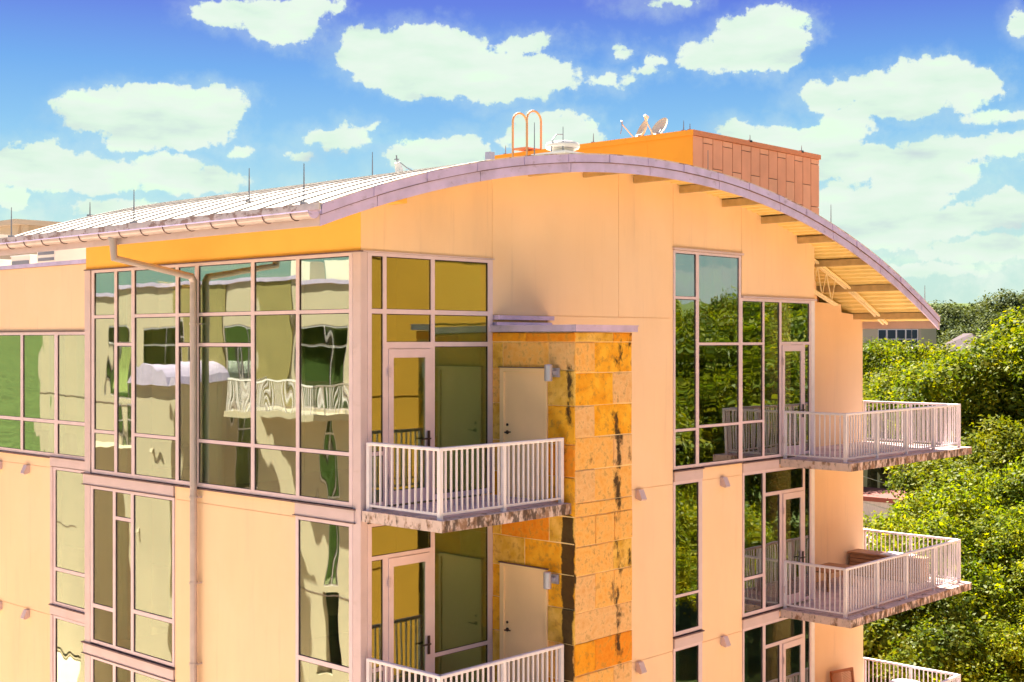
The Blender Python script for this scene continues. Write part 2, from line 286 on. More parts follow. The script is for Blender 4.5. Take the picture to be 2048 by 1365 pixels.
# ------------------------------------------------------------ mesh helpers
class B:
    def __init__(s): s.v = []; s.f = []
    def add(s, vs, fs):
        o = len(s.v); s.v += [tuple(v) for v in vs]; s.f += [tuple(i+o for i in f) for f in fs]; return s
    def box(s, x0, x1, y0, y1, z0, z1):
        x0, x1 = min(x0,x1), max(x0,x1); y0, y1 = min(y0,y1), max(y0,y1); z0, z1 = min(z0,z1), max(z0,z1)
        return s.add([(x0,y0,z0),(x1,y0,z0),(x1,y1,z0),(x0,y1,z0),(x0,y0,z1),(x1,y0,z1),(x1,y1,z1),(x0,y1,z1)],
                     [(0,3,2,1),(4,5,6,7),(0,1,5,4),(1,2,6,5),(2,3,7,6),(3,0,4,7)])
    def prism(s, poly, axis, a0, a1):
        """poly: 2D points; axis 'Y' -> poly is (x,z), 'X' -> (y,z), 'Z' -> (x,y)"""
        k = len(poly)
        def P(p, a): return {'Y': (p[0], a, p[1]), 'X': (a, p[0], p[1]), 'Z': (p[0], p[1], a)}[axis]
        vs = [P(p, a0) for p in poly] + [P(p, a1) for p in poly]
        fs = [tuple(range(k)), tuple(range(2*k-1, k-1, -1))] + [(i, (i+1) % k + 0, (i+1) % k + k, i+k) for i in range(k)]
        return s.add(vs, fs)
    def tube(s, pts, r, n=8, cap=True):
        pts = [Vector(p) for p in pts]; rs = r if isinstance(r, (list, tuple)) else [r]*len(pts)
        vs = []; fs = []; up = None
        for i, p in enumerate(pts):
            d = ((pts[min(i+1, len(pts)-1)] - p).normalized() + (p - pts[max(i-1, 0)]).normalized())
            if d.length < 1e-6: d = Vector((0,0,1))
            d.normalize()
            if up is None:
                up = Vector((0,0,1)) if abs(d.z) < .9 else Vector((1,0,0))
            a = d.cross(up).normalized(); b_ = a.cross(d).normalized(); up = b_
            for k in range(n):
                t_ = 2*math.pi*k/n; vs.append(p + (a*math.cos(t_) + b_*math.sin(t_))*rs[i])
        m_ = len(pts)
        for i in range(m_-1):
            for k in range(n):
                fs.append((i*n+k, i*n+(k+1) % n, (i+1)*n+(k+1) % n, (i+1)*n+k))
        if cap: fs += [tuple(range(n-1, -1, -1)), tuple((m_-1)*n+k for k in range(n))]
        return s.add(vs, fs)
    def lathe(s, c, prof, n=20):
        vs = []; fs = []
        for (r_, z) in prof:
            for k in range(n): t_ = 2*math.pi*k/n; vs.append((c[0]+r_*math.cos(t_), c[1]+r_*math.sin(t_), c[2]+z))
        for i in range(len(prof)-1):
            for k in range(n): fs.append((i*n+k, i*n+(k+1) % n, (i+1)*n+(k+1) % n, (i+1)*n+k))
        fs += [tuple(range(n-1, -1, -1)), tuple((len(prof)-1)*n+k for k in range(n))]
        return s.add(vs, fs)
    def mesh(s, name, m=None):
        me = bpy.data.meshes.new(name); me.from_pydata(s.v, [], s.f); me.update()
        if m: me.materials.append(m)
        return me
    def build(s, name, m, parent=None, smooth=False):
        o = bpy.data.objects.new(name, s.mesh(name, m)); COL.objects.link(o)
        if smooth:
            for p in o.data.polygons: p.use_smooth = True
        setpar(o, parent); return o
WORLD_LOC = {}
def setpar(o, parent):
    if parent is None: return
    o.parent = parent
    if parent.name in WORLD_LOC: o.matrix_parent_inverse = Matrix.Translation(-WORLD_LOC[parent.name])
def thing(name, label, cat, loc, group=None):
    o = bpy.data.objects.new(name, None); COL.objects.link(o); o.location = loc; o.empty_display_size = .3
    WORLD_LOC[o.name] = Vector(loc); o['label'] = label; o['category'] = cat
    if group: o['group'] = group
    return o
def tag(o, label, cat, group=None):
    o['label'] = label; o['category'] = cat
    if group: o['group'] = group
    return o
def structure(o): o['kind'] = 'structure'; return o
def placed(name, me, parent, loc, rot=(0,0,0), scale=(1,1,1)):
    o = bpy.data.objects.new(name, me); COL.objects.link(o); setpar(o, parent); o.location = loc; o.rotation_euler = rot; o.scale = scale; return o
def copy_thing(root, loc, label, rotz=None, scale=None, group=None):
    r = root.copy(); COL.objects.link(r); r.location = loc; r['label'] = label
    if rotz is not None: r.rotation_euler = (0, 0, rotz)
    if scale is not None: r.scale = scale
    if group: r['group'] = group
    for ch in list(root.children):
        c = ch.copy(); COL.objects.link(c); c.parent = r
        for g2 in list(ch.children):
            d = g2.copy(); COL.objects.link(d); d.parent = c
    return r

# ============================================================ ground and terrain
GZ = -15.6
def hill_z(x, y):
    d = math.hypot(x - 5, y - 5)
    h = 0
    if d > 85: h += (d-85)*.045
    h += 1.0*math.sin(x*.021+1)*math.cos(y*.017) * min(1, d/120)
    return GZ + h - .3
b = B(); gx = [-1600,-900,-500,-300,-200,-140,-100,-70,-45,-20,0,20,40,60,80,100,120,145,170,200,240,300,400,600,1000,1600]
vs = [(x, y, hill_z(x, y) if abs(x) < 1500 and abs(y) < 1500 else GZ) for y in gx for x in gx]
n_ = len(gx); b.add(vs, [(j*n_+i, j*n_+i+1, (j+1)*n_+i+1, (j+1)*n_+i) for j in range(n_-1) for i in range(n_-1)])
structure(b.build('ground', M['grass'], smooth=True))
structure(B().box(-34, 34, -23.8, 52, GZ-.2, GZ+.03).build('bounce_court', M['bounce_paving']))  # unseen pale court, added to bounce sunlight onto the shaded facades
structure(B().box(-90, 120, -34, -27, GZ-.2, GZ+.02).build('road', mat('asphalt', (.06,.058,.055), .9, var=.2)))

# ============================================================ the apartment building
KT = [-0.0937, 0.0352, -2.1625, -0.3714, 3.1041]
def zt(x):                                    # top of the curved roof
    t = (x-7)/10; r = 0
    for k in KT: r = r*t + k
    return r
YF, YB, XE, XR = -.95, 8.3, -1.5, 17.0        # roof edges
def zu(x): return zt(x) - .06                 # underside of the roof deck
bld = thing('apartment_building', 'cream stucco apartment block with curved metal roof, stone pier and railed balconies', 'apartment building', (8, 4, GZ))
MS = M['stucco']

def top_poly(x0, x1, z0, dz=.035):
    xs = list(np.linspace(x0, x1, max(2, int((x1-x0)/.35)+1)))
    return [(x0, z0), (x1, z0)] + [(x, zu(x)-dz) for x in reversed(xs)]
# --- backing walls (slightly behind the stucco panels) ---
w = B()
def wy(x0, x1, z0, z1=None):
    x0 = max(x0, .03)
    if z1 is None: w.prism(top_poly(x0, x1, z0, .06), 'Y', .012, .26)
    else: w.box(x0, x1, .012, .26, z0, z1)
wy(0, 2.77, 1.30); wy(2.77, 7.70, -15.5); wy(7.70, 10.04, 1.72); wy(10.04, 12.88, .86); wy(8.65, 10.05, -15.5, -2.48)
wall_front = w.build('front_wall', MS, bld)
w = B()
w.prism([(.03, 1.30), (7.84, 1.30), (7.84, zu(0)-.06), (.03, zu(0)-.06)], 'X', .012, .26)
w.box(.012, .26, 1.53, 4.86, -15.5, -2.50)
w.box(.012, 1.3, 7.70, 7.84, -15.5, 1.3); w.box(.27, 17, 7.70, 7.84, 1.3, 1.9)
w.prism([(x, zu(x)-.05) for x in np.linspace(0.3, 16.9, 40)] + [(16.9, -.5), (.3, 1.29)], 'Y', 7.62, 7.84)
wall_left = w.build('side_wall', MS, bld)
w = B(); w.box(1.312, 1.55, 7.86, 24, .19, 1.58); w.box(1.312, 1.55, 11.63, 24, -15.5, -2.52)
w.box(1.33, 16.69, 7.9, 23.8, 1.0, 1.19); w.box(1.56, 16.69, 23.6, 23.8, -15.5, .99); w.box(16.5, 16.69, 7.9, 23.59, -.5, .99)
wall_rec = w.build('recessed_wall', MS, bld)
# setback wall under the right end of the roof, its top notched for the truss
w = B()
pts = [(12.6, -15.5), (16.93, -15.5), (16.93, zu(16.93)-.03), (16.55, zu(16.55)-.03), (16.5, .62), (15.9, .66), (15.85, .86), (14.75, .88), (14.7, zu(14.7)-.1), (12.6, zu(12.6)-.1)]
w.prism(pts, 'Y', 1.0, 1.25)
w.box(16.7, 16.93, 1.26, 24, -15.5, .3)
setback = w.build('setback_wall', MS, bld)
w = B(); w.box(15.0, 16.6, 2.1, 2.3, -.5, .62); w.box(12.2, 15.2, 1.9, 2.1, .3, 2.4)
w.build('inner_wall', M['stucco_pale'], bld)

def panel(parent, plane, c, u0, u1, z0, z1=None, m=MS, g=.005, t=.02):
    b = B()
    if plane == 'Y':
        if z1 is None: b.prism(top_poly(u0+g, u1-g, z0+g), 'Y', c, c+t)
        else: b.box(u0+g, u1-g, c, c+t, z0+g, z1-g)
    else: b.box(c, c+t, u0+g, u1-g, z0+g, z1-g)
    return b.build('stucco_panel', m, parent)
panel(wall_front, 'Y', 0, 0, 2.77, 1.30); panel(wall_front, 'Y', 0, 2.77, 6.05, .41); panel(wall_front, 'Y', 0, 6.05, 7.70, .41)
panel(wall_front, 'Y', 0, 7.70, 10.04, 1.73); panel(wall_front, 'Y', 0, 10.04, 12.90, .87)
panel(wall_front, 'Y', 0, 4.10, 7.70, -2.72, .41)
for k in range(4):
    z1 = -2.72-3.15*k; z0 = z1-3.15
    panel(wall_front, 'Y', 0, 4.10, 7.70, z0, z1); panel(wall_front, 'Y', 0, 8.64, 10.06, z0, z1)
    panel(wall_left, 'X', 0, 1.52, 4.87, z0, z1); panel(wall_rec, 'X', 1.3, 11.63, 14.02, z0, z1); panel(wall_rec, 'X', 1.3, 14.02, 18, z0, z1)
    panel(setback, 'Y', .99, 12.7, 16.94, z0+.22, z1+.22)
panel(wall_front, 'Y', 0, 8.64, 10.06, -2.72, -2.48); panel(wall_left, 'X', 0, 1.52, 4.87, -2.72, -2.50)
panel(wall_rec, 'X', 1.3, 11.63, 18, -2.72, -2.52)
panel(wall_left, 'X', 0, 0.0, 7.85, 1.30, zu(0)-.05, M['stucco_eave_bounce'])  # same paint as the other walls, tinted for light bounced under the eave
panel(wall_rec, 'X', 1.3, 7.86, 24, .19, 1.575, M['stucco'])
b = B(); b.box(1.24, 1.62, 7.86, 24, 1.58, 1.66); b.build('parapet_cap', M['lilac'], bld)
structure(B().box(1.6, 16.9, 8.4, 60, 1.2, 1.26).build('flat_roof', M['flatroof']))

# --- windows ---
def P3(plane, c, s, u, z, d): return (u, c+s*d, z) if plane == 'Y' else (c+s*d, u, z)
def bx(b, plane, c, s, u0, u1, z0, z1, d0, d1):
    p = P3(plane, c, s, u0, z0, d0); q = P3(plane, c, s, u1, z1, d1)
    return b.box(p[0], q[0], p[1], q[1], p[2], q[2])
def window(parent, plane, c, outer, panes, s=1, gm=None, fm='alu', d0=-.014, d1=.05, holes=(), pname='pane', curtains=(), name='window'):
    gm = gm or ('glass' if plane == 'X' else 'glass_tree')
    allr = list(panes) + list(holes)
    us = sorted({outer[0], outer[1], *[r[0] for r in allr], *[r[1] for r in allr]})
    zs = sorted({outer[2], outer[3], *[r[2] for r in allr], *[r[3] for r in allr]})
    b = B()
    for i in range(len(us)-1):
        um = (us[i]+us[i+1])/2; run = None
        for j in range(len(zs)-1):
            zm = (zs[j]+zs[j+1])/2
            solid = not any(r[0] < um < r[1] and r[2] < zm < r[3] for r in allr)
            if solid and run is None: run = zs[j]
            if (not solid or j == len(zs)-2) and run is not None:
                bx(b, plane, c, s, us[i], us[i+1], run, zs[j+1] if solid else zs[j], d0, d1); run = None
    fr = b.build(name, M[fm], parent)
    for r in panes:
        j = [random.uniform(-.003, .003) for _ in range(3)]
        g = B()
        for (dd) in (0,):
            vs = [P3(plane, c, s, u, z, .006 + o) for (u, z, o) in ((r[0], r[2], j[0]), (r[1], r[2], j[1]), (r[1], r[3], j[2]), (r[0], r[3], j[0]+j[2]-j[1]))]
            n = len(vs); vs2 = [P3(plane, c, s, u, z, .014 + o) for (u, z, o) in ((r[0], r[2], j[0]), (r[1], r[2], j[1]), (r[1], r[3], j[2]), (r[0], r[3], j[0]+j[2]-j[1]))]
            g.add(vs+vs2, [(0,1,2,3), (7,6,5,4), (0,4,5,1), (1,5,6,2), (2,6,7,3), (3,7,4,0)])
        g.build(pname, M[gm], fr)
    gk = B(); gw = .012
    for r in panes:
        for (a0, a1, c0, c1) in ((r[0], r[0]+gw, r[2], r[3]), (r[1]-gw, r[1], r[2], r[3]), (r[0]+gw, r[1]-gw, r[3]-gw, r[3]), (r[0]+gw, r[1]-gw, r[2], r[2]+gw*.6)):
            bx(gk, plane, c, s, a0, a1, c0, c1, -.002, .02)
    gk.build('gasket', M['black'], fr)
    for (u0, u1, z0, z1) in curtains:
        cb = B(); nn = int((u1-u0)/.05); vs = []
        for i in range(nn+1):
            u = u0+(u1-u0)*i/nn; dd = .28+.03*math.sin(i*1.9)+.012*math.sin(i*.7)
            vs += [P3(plane, c, s, u, z0, dd), P3(plane, c, s, u, z1, dd), P3(plane, c, s, u, z0, dd+.01), P3(plane, c, s, u, z1, dd+.01)]
        fs = []
        for i in range(nn): a = i*4; fs += [(a, a+4, a+5, a+1), (a+2, a+3, a+7, a+6)]
        cb.add(vs, fs); cb.build('curtain', M['curtain'], fr)
    return fr
def glass_door(parent, plane, c, u0, u1, z0, z1, hinge_low=True, s=1, gm='glass_soft'):
    f = B(); st = .095
    iu0, iu1, iz0, iz1 = u0+st, u1-st, z0+.20, z1-.13
    bx(f, plane, c, s, u0, iu0, z0, z1, -.028, .03); bx(f, plane, c, s, iu1, u1, z0, z1, -.028, .03)
    bx(f, plane, c, s, iu0, iu1, z0, iz0, -.028, .03); bx(f, plane, c, s, iu0, iu1, iz1, z1, -.028, .03)
    d = f.build('glass_door', M['alu'], parent)
    g = B(); bx(g, plane, c, s, iu0, iu1, iz0, iz1, -.012, -.004); g.build('pane', M[gm], d)
    h = B(); hu = u1-.05; hz = z0+.95
    bx(h, plane, c, s, hu-.02, hu+.02, hz-.16, hz+.12, -.065, -.045); bx(h, plane, c, s, hu-.16, hu+.01, hz-.012, hz+.012, -.10, -.08); bx(h, plane, c, s, hu-.012, hu+.012, hz-.01, hz+.01, -.09, -.06)
    h.build('handle', M['black'], d)
    for hz in (z0+.35, z1-.35):
        q = B(); bx(q, plane, c, s, u0-.02, u0+.015, hz-.07, hz+.07, -.06, -.044); q.build('hinge', M['alu_panel'], d)
    return d

TR = [(1.24, .46), (.39, -.03)]
# right-hand (Y=0) facade, window beside the corner
window(bld, 'Y', 0, (.12, 2.77, -2.46, 1.29), [(.20,.42,.46,1.24), (.20,.42,-1.65,.39), (.20,.42,-2.40,-1.71), (.49,1.40,.46,1.24), (.49,1.40,-.03,.39), (1.48,2.66,.46,1.24), (1.48,2.66,-.03,.39), (1.48,2.66,-2.38,-.10)], holes=[(.52,1.37,-2.46,-.13)], gm='glass_soft')
glass_door(bld, 'Y', 0, .525, 1.365, -2.455, -.135)
for k in (0, 1):
    o = -3.15*k
    window(bld, 'Y', 0, (.12, 2.77, -5.60+o, -2.70), [(.20,1.40,-3.19+o,-2.75+o), (.20,.42,-4.84+o,-3.25+o), (.20,.42,-5.54+o,-4.90+o), (1.48,2.66,-4.83+o,-2.75+o), (1.48,2.66,-5.54+o,-4.89+o)] if k == 0 else [(.20,1.40,-6.36,-5.9), (1.48,2.66,-8.0,-5.9)], holes=[(.52,1.37,-5.60+o,-3.25+o)], gm='glass_soft') if k == 0 else window(bld, 'Y', 0, (.12, 2.77, -8.75, -5.85), [(.20,1.40,-6.34,-5.90), (1.48,2.66,-7.98,-5.90)], holes=[(.52,1.37,-8.75,-6.40)], gm='glass_soft')
    glass_door(bld, 'Y', 0, .525, 1.365, -5.595+o, -3.255+o)
# right-hand facade, tall group
window(bld, 'Y', 0, (7.70, 10.00, -2.45, 1.70), [(7.76,8.43,.83,1.65), (7.76,8.43,-1.69,.78), (7.76,8.43,-2.39,-1.74), (8.53,9.92,-.05,1.65), (8.53,9.92,-1.65,-.10), (8.53,9.92,-2.39,-1.70)])
window(bld, 'Y', 0, (10.00, 12.74, -2.45, .85), [(10.05,10.80,-.05,.79), (10.05,10.80,-1.64,-.10), (10.05,10.80,-2.39,-1.69), (10.87,11.45,-2.39,.79), (11.53,12.66,-.04,.79), (12.48,12.66,-2.39,-.10)], holes=[(11.53,12.41,-2.45,-.10)])
glass_door(bld, 'Y', 0, 11.55, 12.39, -2.445, -.105, gm='glass_tree')
for k in range(4):
    o = -3.15*k
    window(bld, 'Y', 0, (7.70, 8.64, -5.60+o, -2.68+o), [(7.76,8.52,-4.83+o,-2.74+o), (7.76,8.52,-5.53+o,-4.88+o)], curtains=[(7.8,8.25,-5.5+o,-2.75+o)])
    window(bld, 'Y', 0, (10.06, 12.74, -5.60+o, -2.68+o), [(10.12,10.81,-4.81+o,-2.74+o), (10.12,10.81,-5.53+o,-4.87+o), (10.91,12.40,-3.16+o,-2.74+o), (10.91,11.46,-5.53+o,-3.23+o), (12.48,12.68,-5.53+o,-2.74+o)], holes=[(11.56,12.40,-5.60+o,-3.23+o)], curtains=[(10.2,10.7,-5.5+o,-2.75+o)])
    glass_door(bld, 'Y', 0, 11.58, 12.38, -5.595+o, -3.235+o, gm='glass_tree')
# left-hand (X=0) facade: big glazed bay
cols = []
def col(u0, u1, bars):
    zz = [1.24] + [v for b_ in bars for v in (b_[1], b_[0])] + [-2.39]
    return [(u0, u1, zz[i+1], zz[i]) for i in range(0, len(zz), 2)]
h1, h2, h3 = (.40, .455), (-.105, -.05), (-1.71, -1.655)
cols = col(.25,1.43,[h1,h3]) + col(1.51,2.58,[h1,h3]) + col(2.67,4.14,[h1,h2,h3]) + col(4.25,4.74,[h1,h2]) + col(4.83,6.14,[h1,h3]) + col(6.24,6.73,[h2]) + col(6.82,7.53,[h1,h3])
window(bld, 'X', 0, (.17, 7.62, -2.46, 1.29), cols, curtains=[(3.9,4.7,-2.4,1.2), (6.9,7.15,-2.4,1.2)])
for k in range(3):
    o = -3.15*k
    window(bld, 'X', 0, (4.87, 7.66, -5.60+o, -2.70+o), [(4.93,6.17,-4.79+o,-2.75+o), (4.93,6.17,-5.54+o,-4.86+o), (6.26,6.78,-3.19+o,-2.75+o), (6.26,6.78,-5.54+o,-3.25+o), (6.87,7.57,-4.87+o,-2.75+o), (6.87,7.57,-5.54+o,-4.94+o)], curtains=[(5.0,5.5,-5.5+o,-2.75+o), (6.9,7.3,-5.5+o,-2.75+o)])
    window(bld, 'X', 0, (.17, 1.52, -5.60+o, -2.70+o), [(.25,1.45,-4.83+o,-2.75+o), (.25,1.45,-5.54+o,-4.90+o)], curtains=[(.2,.55,-5.5+o,-2.75+o)])
# left-hand recessed facade
window(bld, 'X', 1.3, (9.9, 17.6, -2.48, .17), [(a_, b_, z0, z1) for (a_, b_) in ((9.95,11.34),(11.47,12.87),(12.98,14.4),(14.5,16.0),(16.1,17.5)) for (z0, z1) in ((-1.70,.11),(-2.41,-1.77))], curtains=[(11.6,12.3,-2.4,.1),(10.2,11.0,-2.4,.1)])
for k in range(3):
    o = -3.15*k
    window(bld, 'X', 1.3, (9.9, 11.52, -5.62+o, -2.70+o), [(9.95,11.43,-4.82+o,-2.75+o), (9.95,11.43,-5.55+o,-4.89+o)])
    b = B(); b.box(1.27, 1.34, 11.52, 11.625, -5.62+o, -2.70+o); b.build('jamb_cover', M['alu_panel'], bld)

# corner posts, spandrels, drip trims
b = B(); b.box(-.012, .115, -.012, .165, -15.5, 1.29); b.build('corner_post', M['alu_panel'], bld)
b = B(); b.box(-.02, .18, 7.665, 7.86, -15.5, 1.29); b.build('corner_post', M['alu_panel'], bld)
b = B(); b.box(12.75, 12.89, -.012, .5, -15.5, .85); b.build('corner_post', M['rail'], bld)
def sp(x0, x1, y0, y1, z0, z1, m='alu_panel', n='spandrel_panel'): return B().box(x0, x1, y0, y1, z0, z1).build(n, M[m], bld)
for k in range(4):
    o = -3.15*k; q = (-2.49+o if k == 0 else -2.47+o-.17)
    t = -2.50 if k == 0 else -2.63+o
    zz = (-2.68+o, -2.50+o if k == 0 else -2.63+o+.15)
    z0, z1 = -2.68+o, -2.495+o
    sp(-.03, .06, 4.88, 7.90, z0, z1); sp(-.03, .06, .125, 1.52, z0, z1)
    sp(7.72, 8.64, -.03, .06, z0, z1); sp(10.06, 11.42, -.03, .06, z0, z1)
    sp(1.26, 1.36, 9.9, 11.62, z0, z1)
    for (p, a) in (('X', (4.86, 7.94)), ('X', (.10, 1.56))):
        B().box(-.055, .03, a[0], a[1], z1, z1+.022).build('drip_trim', M['dark'], bld)
        B().box(-.045, .03, a[0], a[1], z0-.014, z0).build('drip_trim', M['dark'], bld)
    for a in ((7.70, 8.66), (10.04, 11.44)):
        B().box(a[0], a[1], -.055, .03, z1, z1+.022).build('drip_trim', M['dark'], bld)
    B().box(1.24, 1.30, 9.9, 11.64, z1, z1+.022).build('drip_trim', M['dark'], bld)
B().box(-.045, .03, 1.56, 4.86, -2.495, -2.473).build('drip_trim', M['dark'], bld)
B().box(8.66, 10.04, -.045, .03, -2.478, -2.456).build('drip_trim', M['dark'], bld)
B().box(1.25, 1.33, 11.64, 17.7, -2.52, -2.49).build('drip_trim', M['dark'], bld)
B().box(-.03, .03, -.02, 7.88, 1.293, 1.312).build('drip_trim', M['dark'], bld)
B().box(.03, 2.80, -.03, .03, 1.293, 1.312).build('drip_trim', M['alu_panel'], bld)
B().box(7.68, 10.06, -.05, .03, 1.705, 1.745).build('drip_trim', M['alu_panel'], bld)
B().box(10.03, 12.93, -.05, .03, .853, .885).build('drip_trim', M['alu_panel'], bld)
B().box(1.26, 1.33, 9.0, 17.7, .172, .192).build('drip_trim', M['dark'], bld)

# --- interiors ---
b = B()
for k in range(5):
    z = -2.66-3.15*k
    b.box(.30, 12.6, .30, 7.6, z, z+.14)
b.box(1.6, 12, 8, 20, -2.66, -2.52); b.box(1.6, 12, 8, 20, -5.8, -5.66)
b.build('interior_floor', M['interior_floor'], bld)
b = B()
for k in range(5):
    z0 = -2.5-3.15*k; z1 = z0+2.98 if k else 1.9
    for (x, y0, y1) in ((5.2, .3, 7.6), (2.9, .3, 1.6)): b.box(x, x+.12, y0, y1, z0, z1)
    b.box(2.9, 5.2, 5.0, 5.12, z0, z1); b.box(8.9, 12.6, 4.4, 4.52, z0, z1); b.box(.4, 2.2, 4.35, 4.45, z0, z1)
b.box(5.4, 5.5, 8, 20, -5.6, 1.2)
b.build('interior_wall', M['interior'], bld)
b = B(); b.prism([(x, zu(x)-.25) for x in np.linspace(.3, 12.5, 30)] + [(x, zu(x)-.2) for x in np.linspace(12.5, .3, 30)], 'Y', .3, 7.6); b.build('ceiling', M['interior'], bld)

# --- stone pier ---
pier = B().box(2.775, 4.165, -1.745, .2, -15.5, .12).build('stone_pier', M['mortar'], bld)
rs = random.Random(11)
def stone(face, u0, u1, z0, z1, mi=None, proud=None):
    """face 'S': left side of the pier (x=2.76, u=y) ; 'F': its front (y=-1.76, u=x)"""
    g = .007; pr = proud if proud is not None else rs.uniform(.004, .026); bv = .013
    j = lambda: rs.uniform(-.006, .006)
    back = [(u0+g, z0+g), (u1-g, z0+g), (u1-g, z1-g), (u0+g, z1-g)]
    um, zm = (u0+u1)/2, (z0+z1)/2
    mid = [(u0+g+j()*.5, z0+g+j()*.5), (um, z0+g+j()), (u1-g+j()*.5, z0+g+j()*.5), (u1-g+j(), zm), (u1-g+j()*.5, z1-g+j()*.5), (um, z1-g+j()), (u0+g+j()*.5, z1-g+j()*.5), (u0+g+j(), zm)]
    fr = [(u+bv*(1 if u < um-.01 else -1 if u > um+.01 else 0), z+bv*(1 if z < zm-.01 else -1 if z > zm+.01 else 0)) for (u, z) in mid]
    def q(p, d): return (2.775-d, p[0], p[1]) if face == 'S' else (p[0], -1.745-d, p[1])
    vs = [q(p, -.01) for p in mid] + [q(p, pr*.6) for p in mid] + [q(p, pr+rs.uniform(-.003, .003)) for p in fr] + [q((um, zm), pr+rs.uniform(-.002, .006))]
    fs = []
    for i in range(8):
        k = (i+1) % 8; fs += [(i, k, 8+k, 8+i), (8+i, 8+k, 16+k, 16+i), (16+i, 16+k, 24)]
    b = B().add(vs, fs); return b.build('stone', STONE[mi if mi is not None else rs.choice([0,0,1,1,3,4,2])], pier)
zc = [.12, -.03, -.505, -1.008, -1.498, -1.994, -2.492, -2.705, -3.162, -3.615, -4.174, -4.638, -5.133, -5.62, -6.15, -6.7, -7.2, -7.7, -8.3, -8.9, -9.5, -10.2, -10.9, -11.6, -12.3, -13.0, -13.8, -14.6, -15.5]
fs_ = {0: [(2.76,3.70,4),(3.70,4.18,2)], 1: [(2.76,3.24,1),(3.24,4.18,0)], 2: [(2.76,3.70,0),(3.70,4.18,3)], 3: [(2.76,3.23,3),(3.23,4.18,0)], 4: [(2.76,3.70,1),(3.70,4.18,3)], 5: [(2.76,3.24,3),(3.24,4.18,1)], 6: [(2.76,4.18,1)], 7: [(2.76,3.25,1),(3.25,3.72,1),(3.72,4.18,1)], 8: [(2.76,3.70,1),(3.70,4.18,4)], 9: [(2.76,3.25,3),(3.25,3.72,1),(3.72,4.18,1)], 10: [(2.76,4.18,3)], 11: [(2.76,3.25,2),(3.25,4.18,5)], 12: [(2.76,3.70,1),(3.70,4.18,3)]}
for i in range(len(zc)-1):
    row = fs_.get(i) or rs.choice([[(2.76,3.4,None),(3.4,4.18,None)], [(2.76,3.75,None),(3.75,4.18,None)], [(2.76,3.2,None),(3.2,3.7,None),(3.7,4.18,None)]])
    for (a_, b_, mi) in row: stone('F', a_, b_, zc[i+1], zc[i], mi)
    z1, z0 = zc[i], zc[i+1]
side = [(.12,-.03,[(-.75,-.01,2),(-1.76,-.75,5)]), (-.03,-.46,[(-.24,-.01,4),(-1.22,-.24,1),(-1.76,-1.22,3)]),
        (-.46,-1.008,[(-.20,-.01,1),(-1.76,-1.20,4)]), (-1.008,-1.60,[(-.20,-.01,4),(-1.76,-1.20,0)]), (-1.60,-2.1,[(-.20,-.01,1),(-1.76,-1.20,5)]), (-2.1,-2.705,[(-.20,-.01,2),(-1.76,-1.20,0)]),
        (-2.705,-3.12,[(-.21,-.01,4),(-1.22,-.21,5),(-1.76,-1.22,4)]), (-3.12,-3.60,[(-.71,-.01,4),(-1.76,-.71,0)]),
        (-3.60,-4.12,[(-.20,-.01,0),(-1.76,-1.20,0)]), (-4.12,-4.66,[(-.20,-.01,0),(-1.76,-1.20,4)]), (-4.66,-5.22,[(-.20,-.01,4),(-1.76,-1.20,1)]), (-5.22,-5.86,[(-.20,-.01,4),(-1.76,-1.20,2)])]
for k in range(3):
    o = -5.86-3.15*k
    side += [(o, o-.45, [(-.71,-.01,None),(-1.76,-.71,None)]), (o-.45, o-.9, [(-.3,-.01,None),(-1.3,-.3,None),(-1.76,-1.3,None)]), (o-.9, o-1.6, [(-.20,-.01,None),(-1.76,-1.20,None)]), (o-1.6, o-2.4, [(-.20,-.01,None),(-1.76,-1.20,None)]), (o-2.4, o-3.15, [(-.20,-.01,None),(-1.76,-1.20,None)])]
for (z1, z0, row) in side:
    for (a_, b_, mi) in row: stone('S', a_, b_, z0, z1, mi)
b = B(); b.box(2.70, 4.23, -1.83, 0, .13, .225); b.box(2.69, 4.24, -1.84, 0, .215, .235); b.build('coping', M['lilac'], pier)
b = B(); b.box(2.79, 4.16, -.12, 0, .33, .40); b.box(2.79, 4.14, -.09, 0, .24, .29); b.build('flashing', M['lilac'], pier)
# store-room doors in the side of the pier
for k in range(3):
    o = -3.15*k; top = -.50+o if k == 0 else -.47+o
    bot = -2.47+o
    b = B(); b.box(2.735, 2.80, -.28, -.20, bot, top+.06); b.box(2.735, 2.80, -1.20, -1.16, bot, top+.06); b.box(2.735, 2.80, -1.16, -.28, top, top+.06)
    d = b.build('store_door', M['door_frame'], bld)
    B().box(2.765, 2.80, -1.157, -.283, bot+.01, top-.006).build('door_leaf', M['door'], d)
    B().box(2.72, 2.80, -1.22, -.18, top+.06, top+.075).build('door_head_trim', M['dark'], d)
    h = B(); h.tube([(2.764, -.345, bot+1.0), (2.70, -.345, bot+1.0)], .014); h.tube([(2.705, -.345, bot+1.0), (2.705, -.46, bot+1.01)], .011); h.tube([(2.766, -.345, bot+1.0), (2.755, -.345, bot+1.0)], .032, 12); h.tube([(2.766, -.345, bot+1.12), (2.752, -.345, bot+1.12)], .022, 12)
    h.build('handle', M['black'], d)

